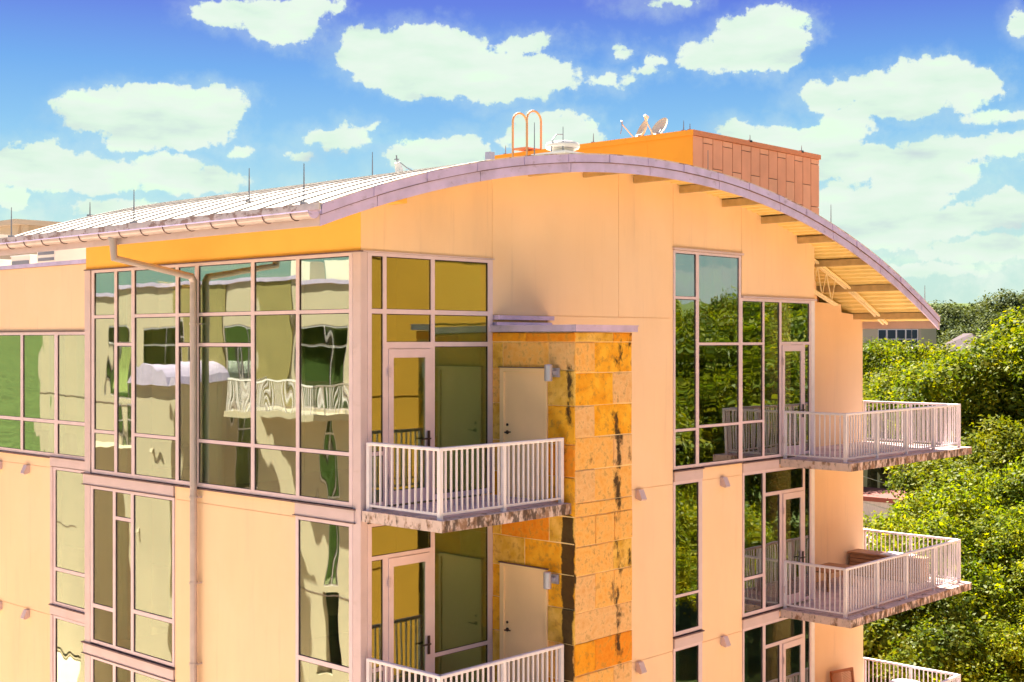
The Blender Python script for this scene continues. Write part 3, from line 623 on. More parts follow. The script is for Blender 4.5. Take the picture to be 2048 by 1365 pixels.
# --- curved roof ---
xs = np.linspace(XE, XR, 75)
b = B(); b.prism([(x, zt(x)) for x in xs] + [(x, zt(x)-.045) for x in xs[::-1]], 'Y', YF+.02, YB)
roof = b.build('roof', M['roof'], bld)
yy = -.55
while yy < 8.2:
    b = B(); vs = []; fs = []
    xs2 = np.linspace(XE+.05, XR-.05, 50)
    for x in xs2:
        z = zt(x)
        vs += [(x, yy-.012, z-.002), (x, yy-.012, z+.026), (x, yy+.012, z+.026), (x, yy+.012, z-.002)]
    for i in range(len(xs2)-1):
        a = i*4
        for k in range(3): fs.append((a+k, a+k+1, a+k+5, a+k+4))
    fs += [(0,1,2,3), (len(vs)-4, len(vs)-3, len(vs)-2, len(vs)-1)]
    b.add(vs, fs); b.build('standing_seam', M['seam'], roof); yy += .60
# fascia in two rows of lapped pieces
def arc_strip(x0, x1, dz0, dz1, y0, y1, n=5):
    xx = np.linspace(x0, x1, n); return B().prism([(x, zt(x)+dz0) for x in xx] + [(x, zt(x)+dz1) for x in xx[::-1]], 'Y', y0, y1)
x = XE; i = 0
while x < XR-.05:
    L_ = 1.06 / math.sqrt(1 + ((zt(x+.5)-zt(x-.5)))**2); x2 = min(x+L_, XR)
    if XR-x2 < .3: x2 = XR
    t_ = .0 if i % 2 else .006
    arc_strip(x, x2-.006, -.115, .012, YF-.014-t_, YF+.03).build('fascia_upper', M['lilac'], roof)
    arc_strip(x+.0, x2-.006, -.272, -.122, YF+.002+t_, YF+.04).build('fascia_lower', M['lilac'], roof)
    arc_strip(max(x-.09, XE), min(x+.09, XR), -.11, .016, YF-.030, YF-.01, 3).build('lap_cover', M['lilac'], roof)
    x = x2; i += 1
arc_strip(XE, XR, .012, .03, YF-.02, YF+.05, 75).build('drip_edge', M['rust_edge'], roof)
arc_strip(XE, XR, -.124, -.114, YF-.018, YF+.03, 75).build('shadow_joint', M['dark'], roof)
# corrugated deck underside
b = B(); vs = []; fs = []; xx = XE+.02; prof = []
while xx < XR-.03:
    for (d, h) in ((0,0), (.08,0), (.105,.05), (.175,.05)): prof.append((xx+d, h))
    xx += .20
prof = [(min(p, XR-.02), h) for p, h in prof]
for (p, h) in prof:
    for y in (YF+.04, YB-.02): vs.append((p, y, zu(p)-.005-h))
for i in range(len(prof)-1): a = i*2; fs.append((a, a+1, a+3, a+2))
b.add(vs, fs); b.build('corrugated_deck', M['deck'], roof)
# purlins (channel sections)
px = 7.92-1.426*5
while px < 16.8:
    z = zu(px)-.045
    b = B(); b.box(px-.015, px+.015, YF+.05, 1.9 if px > 12.8 else .3, z-.16, z); b.box(px-.015, px+.06, YF+.05, 1.9 if px > 12.8 else .3, z-.018, z+.004); b.box(px+.015, px+.06, YF+.05, 1.9 if px > 12.8 else .3, z-.16, z-.145)
    b.build('purlin', M['purlin'], roof)
    px += 1.426
b = B(); b.box(XR-.08, XR+.0, YF, YB, zt(XR)-.24, zt(XR)-.03); b.build('end_channel', M['alu_panel'], roof)
b = B(); b.box(.20, .62, -.32, 0, 2.02, 2.14); b.build('beam_stub', M['stucco_eave_bounce'], bld)
# truss rafter visible below the overhang
b = B()
def seg(x0, x1, y, dz, w_=.055, h_=.05, both=True):
    xx = np.linspace(x0, x1, 6)
    for yy_ in ((y-.07, y+.03) if both else (y,)):
        b.prism([(x, zu(x)+dz) for x in xx] + [(x, zu(x)+dz-h_) for x in xx[::-1]], 'Y', yy_, yy_+w_)
seg(13.0, 16.86, .36, -.10); tr = b.build('rafter', M['steel_cream'], roof)
b = B()
bc0, bc1 = Vector((12.9, .38, 1.30)), Vector((14.6, .38, .80))
b.tube([bc0, bc1], .03, 6); b.tube([bc0+Vector((0,.08,0)), bc1+Vector((0,.08,0))], .03, 6)
tp = [13.0, 13.35, 13.75, 14.15, 14.55]; 
for i in range(4):
    t0 = (i+.5)/4; p = bc0.lerp(bc1, t0)+Vector((0,.04,0))
    b.tube([(tp[i], .42, zu(tp[i])-.14), p], .014, 6); b.tube([p, (tp[i+1], .42, zu(tp[i+1])-.14)], .014, 6)
b.build('truss_web', M['steel_cream'], roof)
# eave board, stained flashing, gutter with brackets
B().box(XE-.005, XE+.02, YF+.02, YB, 1.52, 1.735).build('eave_board', M['alu_panel'], roof)
B().box(XE-.03, XE+.01, YF+.0, YB, 1.735, 1.83).build('eave_flashing', M['rust_edge'], roof)
gx_, gz_, gr = -1.605, 1.70, .092
b = B(); vs = []; fs = []; prof = []
for k in range(13): a = math.pi + math.pi*k/12; prof.append((gx_+gr*math.cos(a), gz_+gr*math.sin(a)))
for k in range(12, -1, -1): a = math.pi + math.pi*k/12; prof.append((gx_+(gr-.008)*math.cos(a), gz_+(gr-.008)*math.sin(a)))
k_ = len(prof); vs = [(p[0], y, p[1]) for y in (YF+.02, YB+.05) for p in prof]
fs = [(i, (i+1) % k_, (i+1) % k_+k_, i+k_) for i in range(k_)]
b.add(vs, fs); gut = b.build('gutter', M['gutter'], bld, smooth=False)
b = B(); b.tube([(gx_-gr, YF+.02, gz_), (gx_-gr, YB+.05, gz_)], .011, 6); b.build('gutter_bead', M['lilac'], gut)
for y in (YF+.015, YB+.045):
    b = B(); b.prism([(gx_+gr*math.cos(math.pi+math.pi*k/12), gz_+gr*math.sin(math.pi+math.pi*k/12)) for k in range(13)], 'Y', y, y+.01); b.build('end_cap', M['lilac'], gut)
y = -.55
while y < 8.2:
    b = B(); pr = [(gx_+(gr+.006)*math.cos(math.pi+math.pi*k/10), y, gz_+(gr+.006)*math.sin(math.pi+math.pi*k/10)) for k in range(11)]
    b.tube(pr, .008, 5); b.tube([pr[0], (XE+.0, y, 1.74)], .007, 5); b.build('gutter_bracket', M['dark'], gut); y += .62
b = B(); b.tube([(gx_, 4.14, 1.64), (gx_+.03, 4.14, 1.30), (-.16, 4.14, 1.06), (-.11, 4.14, .98), (-.11, 4.14, -15.5)], .062, 14)
dp = b.build('downspout', M['gutter'], bld, smooth=False)
b = B(); b.tube([(gx_, 4.14, 1.62), (gx_, 4.14, 1.58)], .072, 14); b.build('pipe_collar', M['gutter'], dp)
for z in (.27, -2.62, -4.05, -5.4, -7.2, -9.0):
    b = B(); b.tube([(-.11, 4.14, z-.02), (-.11, 4.14, z+.02)], .071, 14); b.box(-.11, .02, 4.05, 4.07, z-.012, z+.012); b.box(-.11, .02, 4.21, 4.23, z-.012, z+.012)
    b.build('pipe_clamp', M['gutter'], dp)

# --- orange roof-top volume ---
pent = B().box(10.50, 15.70, 1.53, 7.4, 0.2, 4.36).build('roof_volume', M['dark'], bld)
pv = [10.47,10.85,11.22,11.60,11.98,12.34,12.72,13.09,13.46,13.84,14.21,14.59,14.96,15.33,15.72]
for i in range(14):
    a_, c_ = pv[i]+.011, pv[i+1]-.011
    cuts = [4.35] + ([4.22, 3.20, 2.1] if i % 2 else [3.70, 2.65, 1.7]) + [.3]
    if i == 0: cuts = [4.35, 3.2, 2.1, .3]
    for q in range(len(cuts)-1):
        B().box(a_, c_, 1.50, 1.535, cuts[q+1]+.009, cuts[q]-.009).build('cladding_panel', M[('orange_front', 'orange_front2')[(i*3+q) % 2]], pent)
ys = [1.50, 2.7, 3.9, 5.1, 6.3, 7.42]
for i in range(5):
    for (z0, z1) in ((3.55, 4.35), (2.6, 3.55), (1.6, 2.6)):
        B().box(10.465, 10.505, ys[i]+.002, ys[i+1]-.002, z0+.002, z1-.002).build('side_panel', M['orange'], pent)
b = B(); b.box(10.44, 15.75, 1.47, 7.45, 4.35, 4.46); b.build('parapet_trim', M['orange_trim'], pent)
b = B(); b.box(10.425, 10.445, 1.465, 7.46, 4.34, 4.455); b.build('side_trim', M['orange'], pent)

# --- balconies ---
bal_mesh = B().box(-.009, .009, -.014, .014, 0, .90).mesh('baluster', M['rail'])
post_mesh = B().box(-.031, .031, -.031, .031, 0, 1.03).mesh('post', M['rail'])
def balcony(pts, slab, zf, nbal, posts_at, tiles=None, side_slab=None):
    """pts: rail corners; nbal: balusters per span list; slab: polygon"""
    s = B().prism(slab, 'Z', zf-.165, zf-.003).build('balcony', M['concrete'], bld)
    if tiles: B().prism(tiles, 'Z', zf-.003, zf+.004).build('floor_finish', M['deck_tile'], s)
    top = zf+1.0
    for i in range(len(pts)-1):
        p, q = Vector((*pts[i], 0)), Vector((*pts[i+1], 0)); d = (q-p); L_ = d.length; ang = math.atan2(d.y, d.x)
        r = B(); r.box(-.035 if i else 0, L_+.035, -.036, .036, top-.05, top); o = r.build('top_rail', M['rail'], s); o.location = p; o.rotation_euler = (0,0,ang)
        bev = o.modifiers.new('bevel', 'BEVEL'); bev.width = .012; bev.segments = 2
        r = B(); r.box(0, L_, -.016, .016, zf+.055, zf+.09); o = r.build('bottom_rail', M['rail'], s); o.location = p; o.rotation_euler = (0,0,ang)
        bays = posts_at[i]; per = nbal[i]
        for k in range(bays):
            for j in range(per):
                t_ = (k + (j+1)/(per+1))/bays; c = p.lerp(q, t_)
                placed('baluster', bal_mesh, s, (c.x, c.y, zf+.06), (0,0,ang))
            if k > 0 or i == 0:
                c = p.lerp(q, k/bays); placed('post', post_mesh, s, (c.x, c.y, zf-.04), (0,0,ang))
        c = q; placed('post', post_mesh, s, (c.x, c.y, zf-.04), (0,0,ang))
    return s
for k in (0, 1):
    z = -2.487-3.15*k
    balcony([(.084,-.09), (.084,-1.58), (2.64,-1.58)], [(.0,-.03), (.0,-1.70), (2.74,-1.70), (2.74,-.03)], z, [11, 11], [1, 2], tiles=[(.14,-.04),(.14,-1.5),(2.72,-1.5),(2.72,-.04)])
for k in (0, 1, 2):
    z = -2.487-3.15*k
    balcony([(11.63,-.04), (11.63,-1.44), (16.98,-1.43), (16.98,.97)], [(11.46,-.03), (11.46,-1.66), (17.16,-1.66), (17.16,1.6), (16.95,1.6), (16.95,.98), (12.9,.98), (12.9,-.03)], z, [11, 11, 10], [1, 4, 2], tiles=[(11.7,-.05),(11.7,-1.36),(16.9,-1.36),(16.9,.95),(12.95,.95),(12.95,-.05)])

# ============================================================ fixtures on the building
def wedge_light(loc, plane, label, first=[None]):
    """small wedge shaped down light; plane 'Y' faces -Y, 'X' faces -X"""
    rot = 0 if plane == 'Y' else -math.pi/2
    if first[0] is None:
        t = thing('wall_light', label, 'wall light', loc, 'wedge wall lights on the facades')
        o = B(); o.prism([(0, .11), (-.07, .11), (-.15, -.06), (-.12, -.09), (0, -.05)], 'X', -.075, .075)
        h = o.build('housing', M['alu_panel'], None); h.parent = t
        o = B(); o.box(-.055, .055, -.12, -.02, -.082, -.074); l = o.build('lens', M['white_metal'], None); l.parent = t
        t.rotation_euler = (0, 0, rot); first[0] = t; return t
    r = copy_thing(first[0], loc, label, rotz=rot); return r
wedge_light((9.34, 0, -2.82), 'Y', 'grey wedge wall light just under the tall window, between it and the balcony window below')
wedge_light((9.36, 0, -5.97), 'Y', 'grey wedge wall light one storey lower, between the two lower right window strips')
wedge_light((6.62, 0, -2.84), 'Y', 'grey wedge wall light peeping out right of the stone pier at balcony height')
wedge_light((6.62, 0, -5.99), 'Y', 'grey wedge wall light right of the stone pier at the bottom of the picture')
wedge_light((1.3, 12.65, -2.84), 'X', 'wedge wall light on the recessed left wall, upper row, nearer the narrow window')
wedge_light((1.3, 13.93, -2.84), 'X', 'wedge wall light on the recessed left wall, upper row, cut by the left picture edge')
wedge_light((1.3, 12.65, -6.0), 'X', 'wedge wall light on the recessed left wall, lower row, nearer the narrow window')
wedge_light((1.3, 13.93, -6.0), 'X', 'wedge wall light on the recessed left wall, lower row, at the left picture edge')

def cyl_lamp(loc, label):
    t = thing('wall_lamp', label, 'wall lamp', loc)
    x, y, z = loc
    b = B(); b.box(x-.03, x, y-.07, y+.07, z-.07, z+.07); b.box(x-.12, x-.03, y-.03, y+.03, z-.03, z+.03); b.build('bracket', M['lamp_metal'], t)
    b = B(); b.lathe((x-.17, y+.02, z), [(.055,-.13),(.062,-.12),(.062,.11),(.056,.125),(.02,.13)], 20); b.build('lamp_cylinder', M['lamp_metal'], t, smooth=False)
cyl_lamp((2.745, -1.40, -.50), 'grey cylinder lamp on the stone pier beside the upper store-room door')
cyl_lamp((2.745, -1.38, -3.68), 'grey cylinder lamp on the stone pier beside the lower store-room door')

def rod(x, y, z0, z1, label, bent=.0):
    t = thing('lightning_rod', label, 'lightning rod', (x, y, z0), 'lightning rods on the roof')
    b = B(); b.tube([(x, y, z0), (x+bent*.3, y, z0+(z1-z0)*.4), (x+bent*.2, y, z1)], [.013, .011, .006], 6); b.build('rod', M['rod'], t)
    b = B(); b.box(x-.05, x+.05, y-.03, y+.03, z0-.02, z0+.035); b.build('base_clip', M['rod'], t)
for (x, y, z0, z1, lb) in [(-1.3, 8.15, zt(-1.3), 2.40, 'lightning rod at the far left end of the eave'),
    (-1.3, 4.013, zt(-1.3), 2.40, 'lightning rod on the eave above the downspout elbow'), (-.6, 1.9, zt(-.6), 2.62, 'lightning rod on the roof slope between the downspout and the corner'),
    (-1.3, -.333, zt(-1.3), 2.42, 'lightning rod on the eave nearest the purple roof corner'), (3.70, 4.0, zt(3.7), 3.52, 'tall lightning rod on the roof crest left of the bent vent pipe'),
    (.28, 8.2, zt(.28), 2.62, 'tiny lightning rod on the far left roof edge'), (6.46, 8.2, zt(6.4), 3.62, 'tiny lightning rod tip behind the crest left of the tallest rod'),
    (4.90, 1.0, zt(4.9), 3.88, 'pale lightning rod standing in front of the ladder hoops'), (5.45, .8, zt(5.4), 3.85, 'lightning rod behind the round roof vent'),
    (12.01, -.9, zt(12), 2.82, 'lightning rod on the curved roof edge right of the orange volume'), (16.33, -.9, zt(16.33), 1.27, 'lightning rod near the low right tip of the curved roof'),
    (10.52, 4.26, 4.45, 4.68, 'short lightning rod on the orange parapet between vent and dishes'), (10.52, 6.99, 4.45, 4.68, 'short lightning rod on the orange parapet left of the ladder hoops'),
    (10.52, 1.77, 4.45, 4.69, 'lightning rod at the corner of the orange volume, taller of two'), (10.54, 1.62, 4.45, 4.61, 'lightning rod at the corner of the orange volume, shorter of two'),
    (12.68, 1.5, 4.45, 4.60, 'short lightning rod on the panelled orange parapet, nearer the corner'), (14.9, 1.5, 4.45, 4.60, 'short lightning rod on the panelled orange parapet, far right'), (10.86, 1.38, zt(10.9), 4.05, 'pale rod standing against the first orange cladding panel')]:
    rod(x, y, z0, z1, lb)
# ladder hoops
t = thing('roof_ladder', 'orange-brown ladder top with two arched grab hoops over the roof parapet', 'ladder', (10.5, 6.3, 4.46))
M['hoop'] = mat('hoop_paint', (.62,.36,.17), .5, .1, var=.08)
for yy in (6.55, 6.10):
    b = B(); z1 = 5.18; b.tube([(10.30, yy, 3.3), (10.30, yy, z1)] + [(10.55-.25*math.cos(a), yy, z1+.23*math.sin(a)) for a in np.linspace(.2, math.pi-.2, 9)] + [(10.80, yy, z1), (10.80, yy, 4.46)], .026, 8)
    b.build('hoop_rail', M['hoop'], t)
b = B(); b.box(10.28, 10.82, 6.12, 6.53, 4.50, 4.54); b.build('step_plate', M['orange_trim'], t)
for z in (4.2, 3.9, 3.6): b = B(); b.tube([(10.30, 6.1, z), (10.30, 6.55, z)], .014, 6); b.build('rung', M['hoop'], t)
# round vent on the crest
t = thing('roof_vent', 'cream mushroom-shaped exhaust vent on a square curb at the roof crest', 'roof vent', (5.67, 1.0, zt(5.67)))
zv = zt(5.67)
b = B(); b.box(5.30, 6.04, .63, 1.37, zv-.15, zv+.24); b.box(5.26, 6.08, .59, 1.41, zv+.24, zv+.275); b.build('curb', M['white_metal'], t)
b = B(); b.lathe((5.67, 1.0, zv+.275), [(.22,0),(.22,.09),(.30,.10),(.315,.13),(.315,.17),(.29,.205),(.16,.235),(.05,.24)], 28); b.build('hood', M['ac'], t)
b = B(); b.tube([(5.36, 1.0, zv+.3), (5.38, 1.0, zv+.5), (5.5, 1.0, zv+.62), (5.68, 1.0, zv+.64)], .011, 6); b.build('cable', M['rod'], t)
# bent pipe with sensor, and stub pipe
t = thing('vent_pipe', 'leaning cream vent pipe with a small sensor and trailing cable', 'vent pipe', (3.49, 3.0, zt(3.49)))
z = zt(3.49); b = B(); b.tube([(3.49,3.0,z-.02),(3.46,3.0,z+.14),(3.42,3.0,z+.24)], [.085,.07,.05], 12); b.build('pipe', M['white_metal'], t)
b = B(); b.tube([(3.42,3.0,z+.24),(3.40,3.0,z+.37)], .012, 6); b.tube([(3.36,3.0,z+.29),(3.46,3.0,z+.30)], .012, 6); b.build('sensor', M['rod'], t)
b = B(); b.tube([(3.44,3.0,z+.27),(3.60,2.95,z+.16),(3.75,2.9,z+.09),(3.95,2.85,zt(3.95)+.02)], .010, 6); b.build('cable', M['rod'], t)
t = thing('flue_pipe', 'short square grey flue at the left end of the orange parapet', 'flue', (6.87, 4.0, zt(6.87)))
b = B(); z = zt(6.87); b.tube([(6.87,4.0,z-.05),(6.87,4.0,z+.60)], .05, 10); b.build('pipe', M['ac'], t); b = B(); b.box(6.80,6.94,3.93,4.07,z+.58,z+.74); b.build('cap', M['lamp_metal'], t)
# satellite dishes
def dish(loc, face, label, horn, w=.23, h=.285):
    t = thing('satellite_dish', label, 'satellite dish', loc); x, y, z = loc
    b = B(); b.tube([(x, y, z-.25), (x, y, z+.14)], .022, 8); b.build('mast', M['rod'], t)
    f = Vector(face).normalized(); side = f.cross(Vector((0,0,1))).normalized(); up = side.cross(f).normalized(); c = Vector((x, y, z+.26))
    vs = []; fs = []; rings = 6; n = 24
    for s_, off in ((1, 0), (-1, -.012)):
        for i in range(rings+1):
            r_ = i/rings
            for k in range(n):
                a = 2*math.pi*k/n; vs.append(c + side*math.cos(a)*r_*w + up*math.sin(a)*r_*h + f*(.09*r_*r_-.09+off))
    for o_ in (0, (rings+1)*n):
        for i in range(rings):
            for k in range(n): q = (o_+i*n+k, o_+i*n+(k+1) % n, o_+(i+1)*n+(k+1) % n, o_+(i+1)*n+k); fs.append(q)
    e0, e1 = rings*n, (rings+1)*n+rings*n
    for k in range(n): fs.append((e0+k, e0+(k+1) % n, e1+(k+1) % n, e1+k))
    b = B().add(vs, fs); b.build('reflector', M['dish'], t, smooth=False)
    tip = c + f*.50 - up*.06
    b = B(); b.tube([c - up*h*.95 + f*.0, tip - f*.04 - up*.05, tip], .013, 6); b.build('feed_arm', M['dish'], t)
    b = B(); b.tube([tip-side*.06-up*.02, tip+side*.06+up*.02], .02, 8) if horn else b.tube([tip, tip-f*.10], [.035, .055], 10); b.build('feed_horn', M['rod' if horn else 'ac'], t)
    b = B(); p0 = c-f*.09; b.tube([p0, Vector((x, y, z+.10))], .03, 6); b.box(x-.05, x+.05, y-.05, y+.05, z+.0, z+.14); b.build('bracket', M['rod'], t)
    if horn:
        b = B(); b.tube([tip, tip-Vector((0,0,.13))-side*.03, tip-Vector((0,0,.3))+f*.03], .008, 5); b.build('cable', M['rod'], t)
dish((11.5, 3.66, 4.55), (-.78, .46, .45), 'satellite dish seen edge-on with a long feed arm, left of the pair', True)
dish((11.5, 3.15, 4.55), (-.62, .10, .42), 'satellite dish turned to show its pale oval face, right of the pair', False)
# roof-top units behind the low parapet
def ac(x, y, w, d, h, label, slat):
    t = thing('air_conditioner', label, 'air conditioner', (x, y, 1.26)); z = 1.26
    B().box(x-w/2, x+w/2, y-d/2, y+d/2, z, z+h).build('casing', M['ac'], t)
    for k in range(slat): B().box(x-w/2-.012, x-w/2, y-d/2+.06, y+d/2-.06, z+.08+k*(h-.1)/slat, z+.08+(k+.5)*(h-.1)/slat).build('louvre', M['rod'], t)
    B().box(x-w/2-.02, x+w/2+.02, y-d/2-.02, y+d/2+.02, z+h, z+h+.03).build('lid', M['white_metal'], t)
ac(3.6, 15.4, .9, .9, .98, 'white louvred air conditioner behind the low parapet, nearest the side wall', 6)
ac(3.8, 17.1, .9, 1.0, .86, 'cream air conditioner behind the low parapet, middle one', 4)
ac(3.7, 18.6, .8, .9, .80, 'cream air conditioner behind the low parapet, farthest left', 3)
t = thing('stair_house', 'tan stair house on the flat roof beyond the air conditioners', 'roof hut', (7, 24, 1.26))
B().box(3.5, 12.5, 23, 25, 1.26, 3.0).build('wall', M['stucco_pale'], t); B().box(3.3, 12.7, 22.8, 25.2, 3.0, 3.12).build('roof', M['ac'], t)
t = thing('roof_canopy', 'tan slab-edged canopy showing above the far left roof edge', 'canopy', (11, 31, 1.26))
B().box(9.6, 14, 30, 34, 4.12, 4.30).build('slab', M['stucco_pale'], t); B().box(9.9, 14, 30.4, 33.8, 3.7, 4.12).build('wall', M['stucco_pale'], t)
for x in (10.0, 13.6): B().box(x, x+.2, 30.2, 30.4, 1.26, 4.22).build('post', M['stucco_pale'], t)

# ============================================================ balcony furniture
zf2 = -5.637
t = thing('storage_bench', 'wooden slatted storage bench with pale cushion on the middle right balcony', 'bench', (16.3, .2, zf2))
B().box(16.04, 16.58, -.92, .93, zf2+.53, zf2+.57).build('seat', M['wood'], t)
B().box(16.10, 16.54, -.86, .88, zf2, zf2+.53).build('body', M['black'], t)
for k in range(5): B().box(16.075, 16.10, -.86, .88, zf2+.03+k*.10, zf2+.115+k*.10).build('slat', M['wood'], t)
for k in range(5): B().box(16.10, 16.54, .88, .90, zf2+.03+k*.10, zf2+.115+k*.10).build('slat', M['wood'], t)
for k in range(5): B().box(16.10, 16.54, -.885, -.86, zf2+.03+k*.10, zf2+.115+k*.10).build('slat', M['wood'], t)
B().box(16.08, 16.56, -.60, .10, zf2+.572, zf2+.60).build('cushion', M['table_white'], t)
t = thing('side_table', 'low dark wooden table against the wall on the middle right balcony', 'table', (14.3, .45, zf2))
for k in range(5): B().box(13.75, 14.95, .12+k*.14, .245+k*.14, zf2+.42, zf2+.45).build('top_slat', M['wood'], t)
for (x, y) in ((13.82,.18),(14.86,.18),(13.82,.74),(14.86,.74)): B().box(x-.03, x+.03, y-.03, y+.03, zf2, zf2+.42).build('leg', M['wood'], t)
zf3 = -8.787
t = thing('garden_chair', 'red-brown wooden armchair with herringbone lattice back on the lowest right balcony', 'chair', (15.4, .5, zf3))
ca = R(12)
def cp(u, v, w):           # chair-local: u across, v back, w up
    c_, s_ = math.cos(R(-14)), math.sin(R(-14)); return (15.45+u*c_-v*s_, .50+u*s_+v*c_, zf3+w)
def cbox(u0,u1,v0,v1,w0,w1, lean=0.0):
    pts = [cp(u, v+lean*(w-.42), w) for w in (w0, w1) for (u, v) in ((u0,v0),(u1,v0),(u1,v1),(u0,v1))]
    return B().add(pts, [(0,3,2,1),(4,5,6,7),(0,1,5,4),(1,2,6,5),(2,3,7,6),(3,0,4,7)])
for k in range(6): cbox(-.30, .30, -.30+k*.09, -.225+k*.09, .40, .43).build('seat_slat', M['wood_red'], t)
for u in (-.36, .33): cbox(u, u+.05, .22, .27, 0, .98, .12).build('back_post', M['wood_red'], t)
cbox(-.36, .38, .22, .26, .94, 1.0, .12).build('back_rail', M['wood_red'], t); cbox(-.36, .38, .22, .26, .46, .51, .12).build('back_rail', M['wood_red'], t)
for cu, sg in ((-.17, 1), (.17, -1)):
    for k in range(-3, 9):
        w0 = .46+k*.062
        pts = []
        for (u, w) in ((cu-.155, w0), (cu+.155, w0+.20*1)):
            pass
        ua, ub = (cu-.15, cu+.15) if sg > 0 else (cu+.15, cu-.15)
        wa, wb = w0, w0+.20
        if wb < .52 or wa > .93: continue
        fa, fb = 0, 1
        if wa < .50: fa = (.50-wa)/(wb-wa)
        if wb > .95: fb = (.95-wa)/(wb-wa)
        p = [(ua+(ub-ua)*f_, wa+(wb-wa)*f_) for f_ in (fa, fb)]
        vs = [cp(u, .235+dv+.12*(w-.42), w+dw) for (u, w) in p for (dv, dw) in ((-.008,-.016),(.008,-.016),(.008,.016),(-.008,.016))]
        B().add(vs, [(0,1,2,3),(7,6,5,4),(0,4,5,1),(1,5,6,2),(2,6,7,3),(3,7,4,0)]).build('lattice_strip', M['wood_red'], t)
for u in (-.40, .34): cbox(u, u+.08, -.32, .24, .62, .655).build('arm', M['wood_red'], t); cbox(u+.01, u+.06, -.30, -.25, 0, .62).build('leg', M['wood_red'], t)
t = thing('round_table', 'white round bistro table on the lowest right balcony by the rail', 'table', (16.35, -.40, zf3))
b = B(); b.lathe((16.35, -.42, zf3), [(.02,.70),(.36,.70),(.375,.715),(.37,.74),(.02,.745)], 32); b.build('table_top', M['table_white'], t)
b = B(); b.tube([(16.35,-.42,zf3+.02),(16.35,-.42,zf3+.7)], .03, 10); b.build('pedestal', M['table_white'], t)
b = B(); b.lathe((16.35, -.42, zf3), [(.22,.0),(.22,.02),(.05,.04)], 24); b.build('foot', M['table_white'], t)

# ============================================================ neighbouring buildings
def wall_with_holes(parent, plane, c, s, outer, holes, m, name='wall', th=.3):
    us = sorted({outer[0], outer[1], *[v for r in holes for v in r[:2]]}); zs = sorted({outer[2], outer[3], *[v for r in holes for v in r[2:]]})
    b = B()
    for i in range(len(us)-1):
        um = (us[i]+us[i+1])/2; run = None
        for j in range(len(zs)-1):
            zm = (zs[j]+zs[j+1])/2; solid = not any(r[0] < um < r[1] and r[2] < zm < r[3] for r in holes)
            if solid and run is None: run = zs[j]
            if (not solid or j == len(zs)-2) and run is not None: bx(b, plane, c, s, us[i], us[i+1], run, zs[j+1] if solid else zs[j], 0, th); run = None
    return b.build(name, m, parent)
opp = thing('facing_building', 'pale stucco wing mirrored in the left-hand windows, standing across the court', 'apartment building', (-20, 28, GZ))
holes = [(u0, u1, -2.4-3.15*k, .55-3.15*k) for (u0, u1) in ((21.3,22.0),(26,27.2),(31.4,32.6),(34.6,35.3),(38.5,40)) for k in (1,2,3)]
for (u0, u1) in ((17.6,18.9),(20.6,23.4),(26.0,27.8),(31.0,33.4),(34.4,36.2),(39,42),(12,14.4)):
    for k in range(1):
        holes.append((u0, u1, -2.4-3.15*k, .55-3.15*k))
wall_with_holes(opp, 'X', -17, -1, (9, 48, -15.5, 2.05), holes, M['stucco_pale'])
for (u0, u1, z0, z1) in holes:
    if z0 < -9: continue
    um = u0+(u1-u0)*.38
    window(opp, 'X', -17, (u0, u1, z0, z1), [(u0+.07, um-.04, z0+.07, z1-.75), (um+.04, u1-.07, z0+.07, z1-.75), (u0+.07, um-.04, z1-.68, z1-.07), (um+.04, u1-.07, z1-.68, z1-.07)], s=-1, gm='glass_soft', fm='rail', d0=.02, d1=.12)
B().box(-22, -17.0, 9.01, 47.9, -15.4, -15.3).build('floor', M['interior_floor'], opp)
for k in range(5): B().box(-24, -17.35, 9.1, 47.9, -2.7-3.15*k, -2.55-3.15*k).build('floor', M['interior_floor'], opp)
B().box(-24.2, -24, 9, 48, -15.5, 2).build('wall', M['interior'], opp); B().box(-24, -17.35, 9.1, 47.9, 1.6, 1.8).build('roof', M['flatroof'], opp)
B().box(-17, -16.96, 23.6, 25.9, -2.4, 2.04).build('shade_panel', M['stucco_shaded'], opp); B().box(-17, -16.96, 27.95, 30.9, -2.4, 2.04).build('shade_panel', M['stucco_shaded'], opp)  # flat olive panels paint in the shaded faces of the wing
B().box(-17.35, -16.9, 8.9, 48.1, 2.05, 2.2).build('parapet_cap', M['lilac'], opp)
for k in range(3): B().box(-16.995, -16.98, 9, 48, -2.73-3.15*k, -2.70-3.15*k).build('joint_strip', M['dark'], opp)
s_ = B().box(-17, -15.3, 20.4, 25.4, -2.72, -2.5).build('balcony', M['stucco_pale'], opp)
for (p, q) in (((-15.35,20.45),(-15.35,25.35)), ((-17,20.45),(-15.35,20.45)), ((-17,25.35),(-15.35,25.35))):
    B().box(min(p[0],q[0])-.03, max(p[0],q[0])+.03, min(p[1],q[1])-.03, max(p[1],q[1])+.03, -1.5, -1.44).build('top_rail', M['rail'], s_)
    n = int(math.dist(p, q)/.13)
    for k in range(n): t_ = (k+.5)/n; B().box(p[0]+(q[0]-p[0])*t_-.015, p[0]+(q[0]-p[0])*t_+.015, p[1]+(q[1]-p[1])*t_-.015, p[1]+(q[1]-p[1])*t_+.015, -2.5, -1.5).build('baluster', M['rail'], s_)
bt = B(); bt.box(-17, -14.6, 27.6, 30.6, -15.5, -1.6); bt.build('stair_tower', M['stucco_pale'], opp)
bt = B(); bt.prism([(27.4+3.4*i/12, -1.6+.75*math.sin(math.pi*i/12)**.7 if 0 < i < 12 else -1.6) for i in range(13)], 'X', -17, -14.4); bt.build('tower_roof', M['lilac'], opp)
bt = B(); bt.box(-19, -14.2, 33.8, 39, -15.5, -4.4); bt.build('lower_wing', M['stucco_pale'], opp)
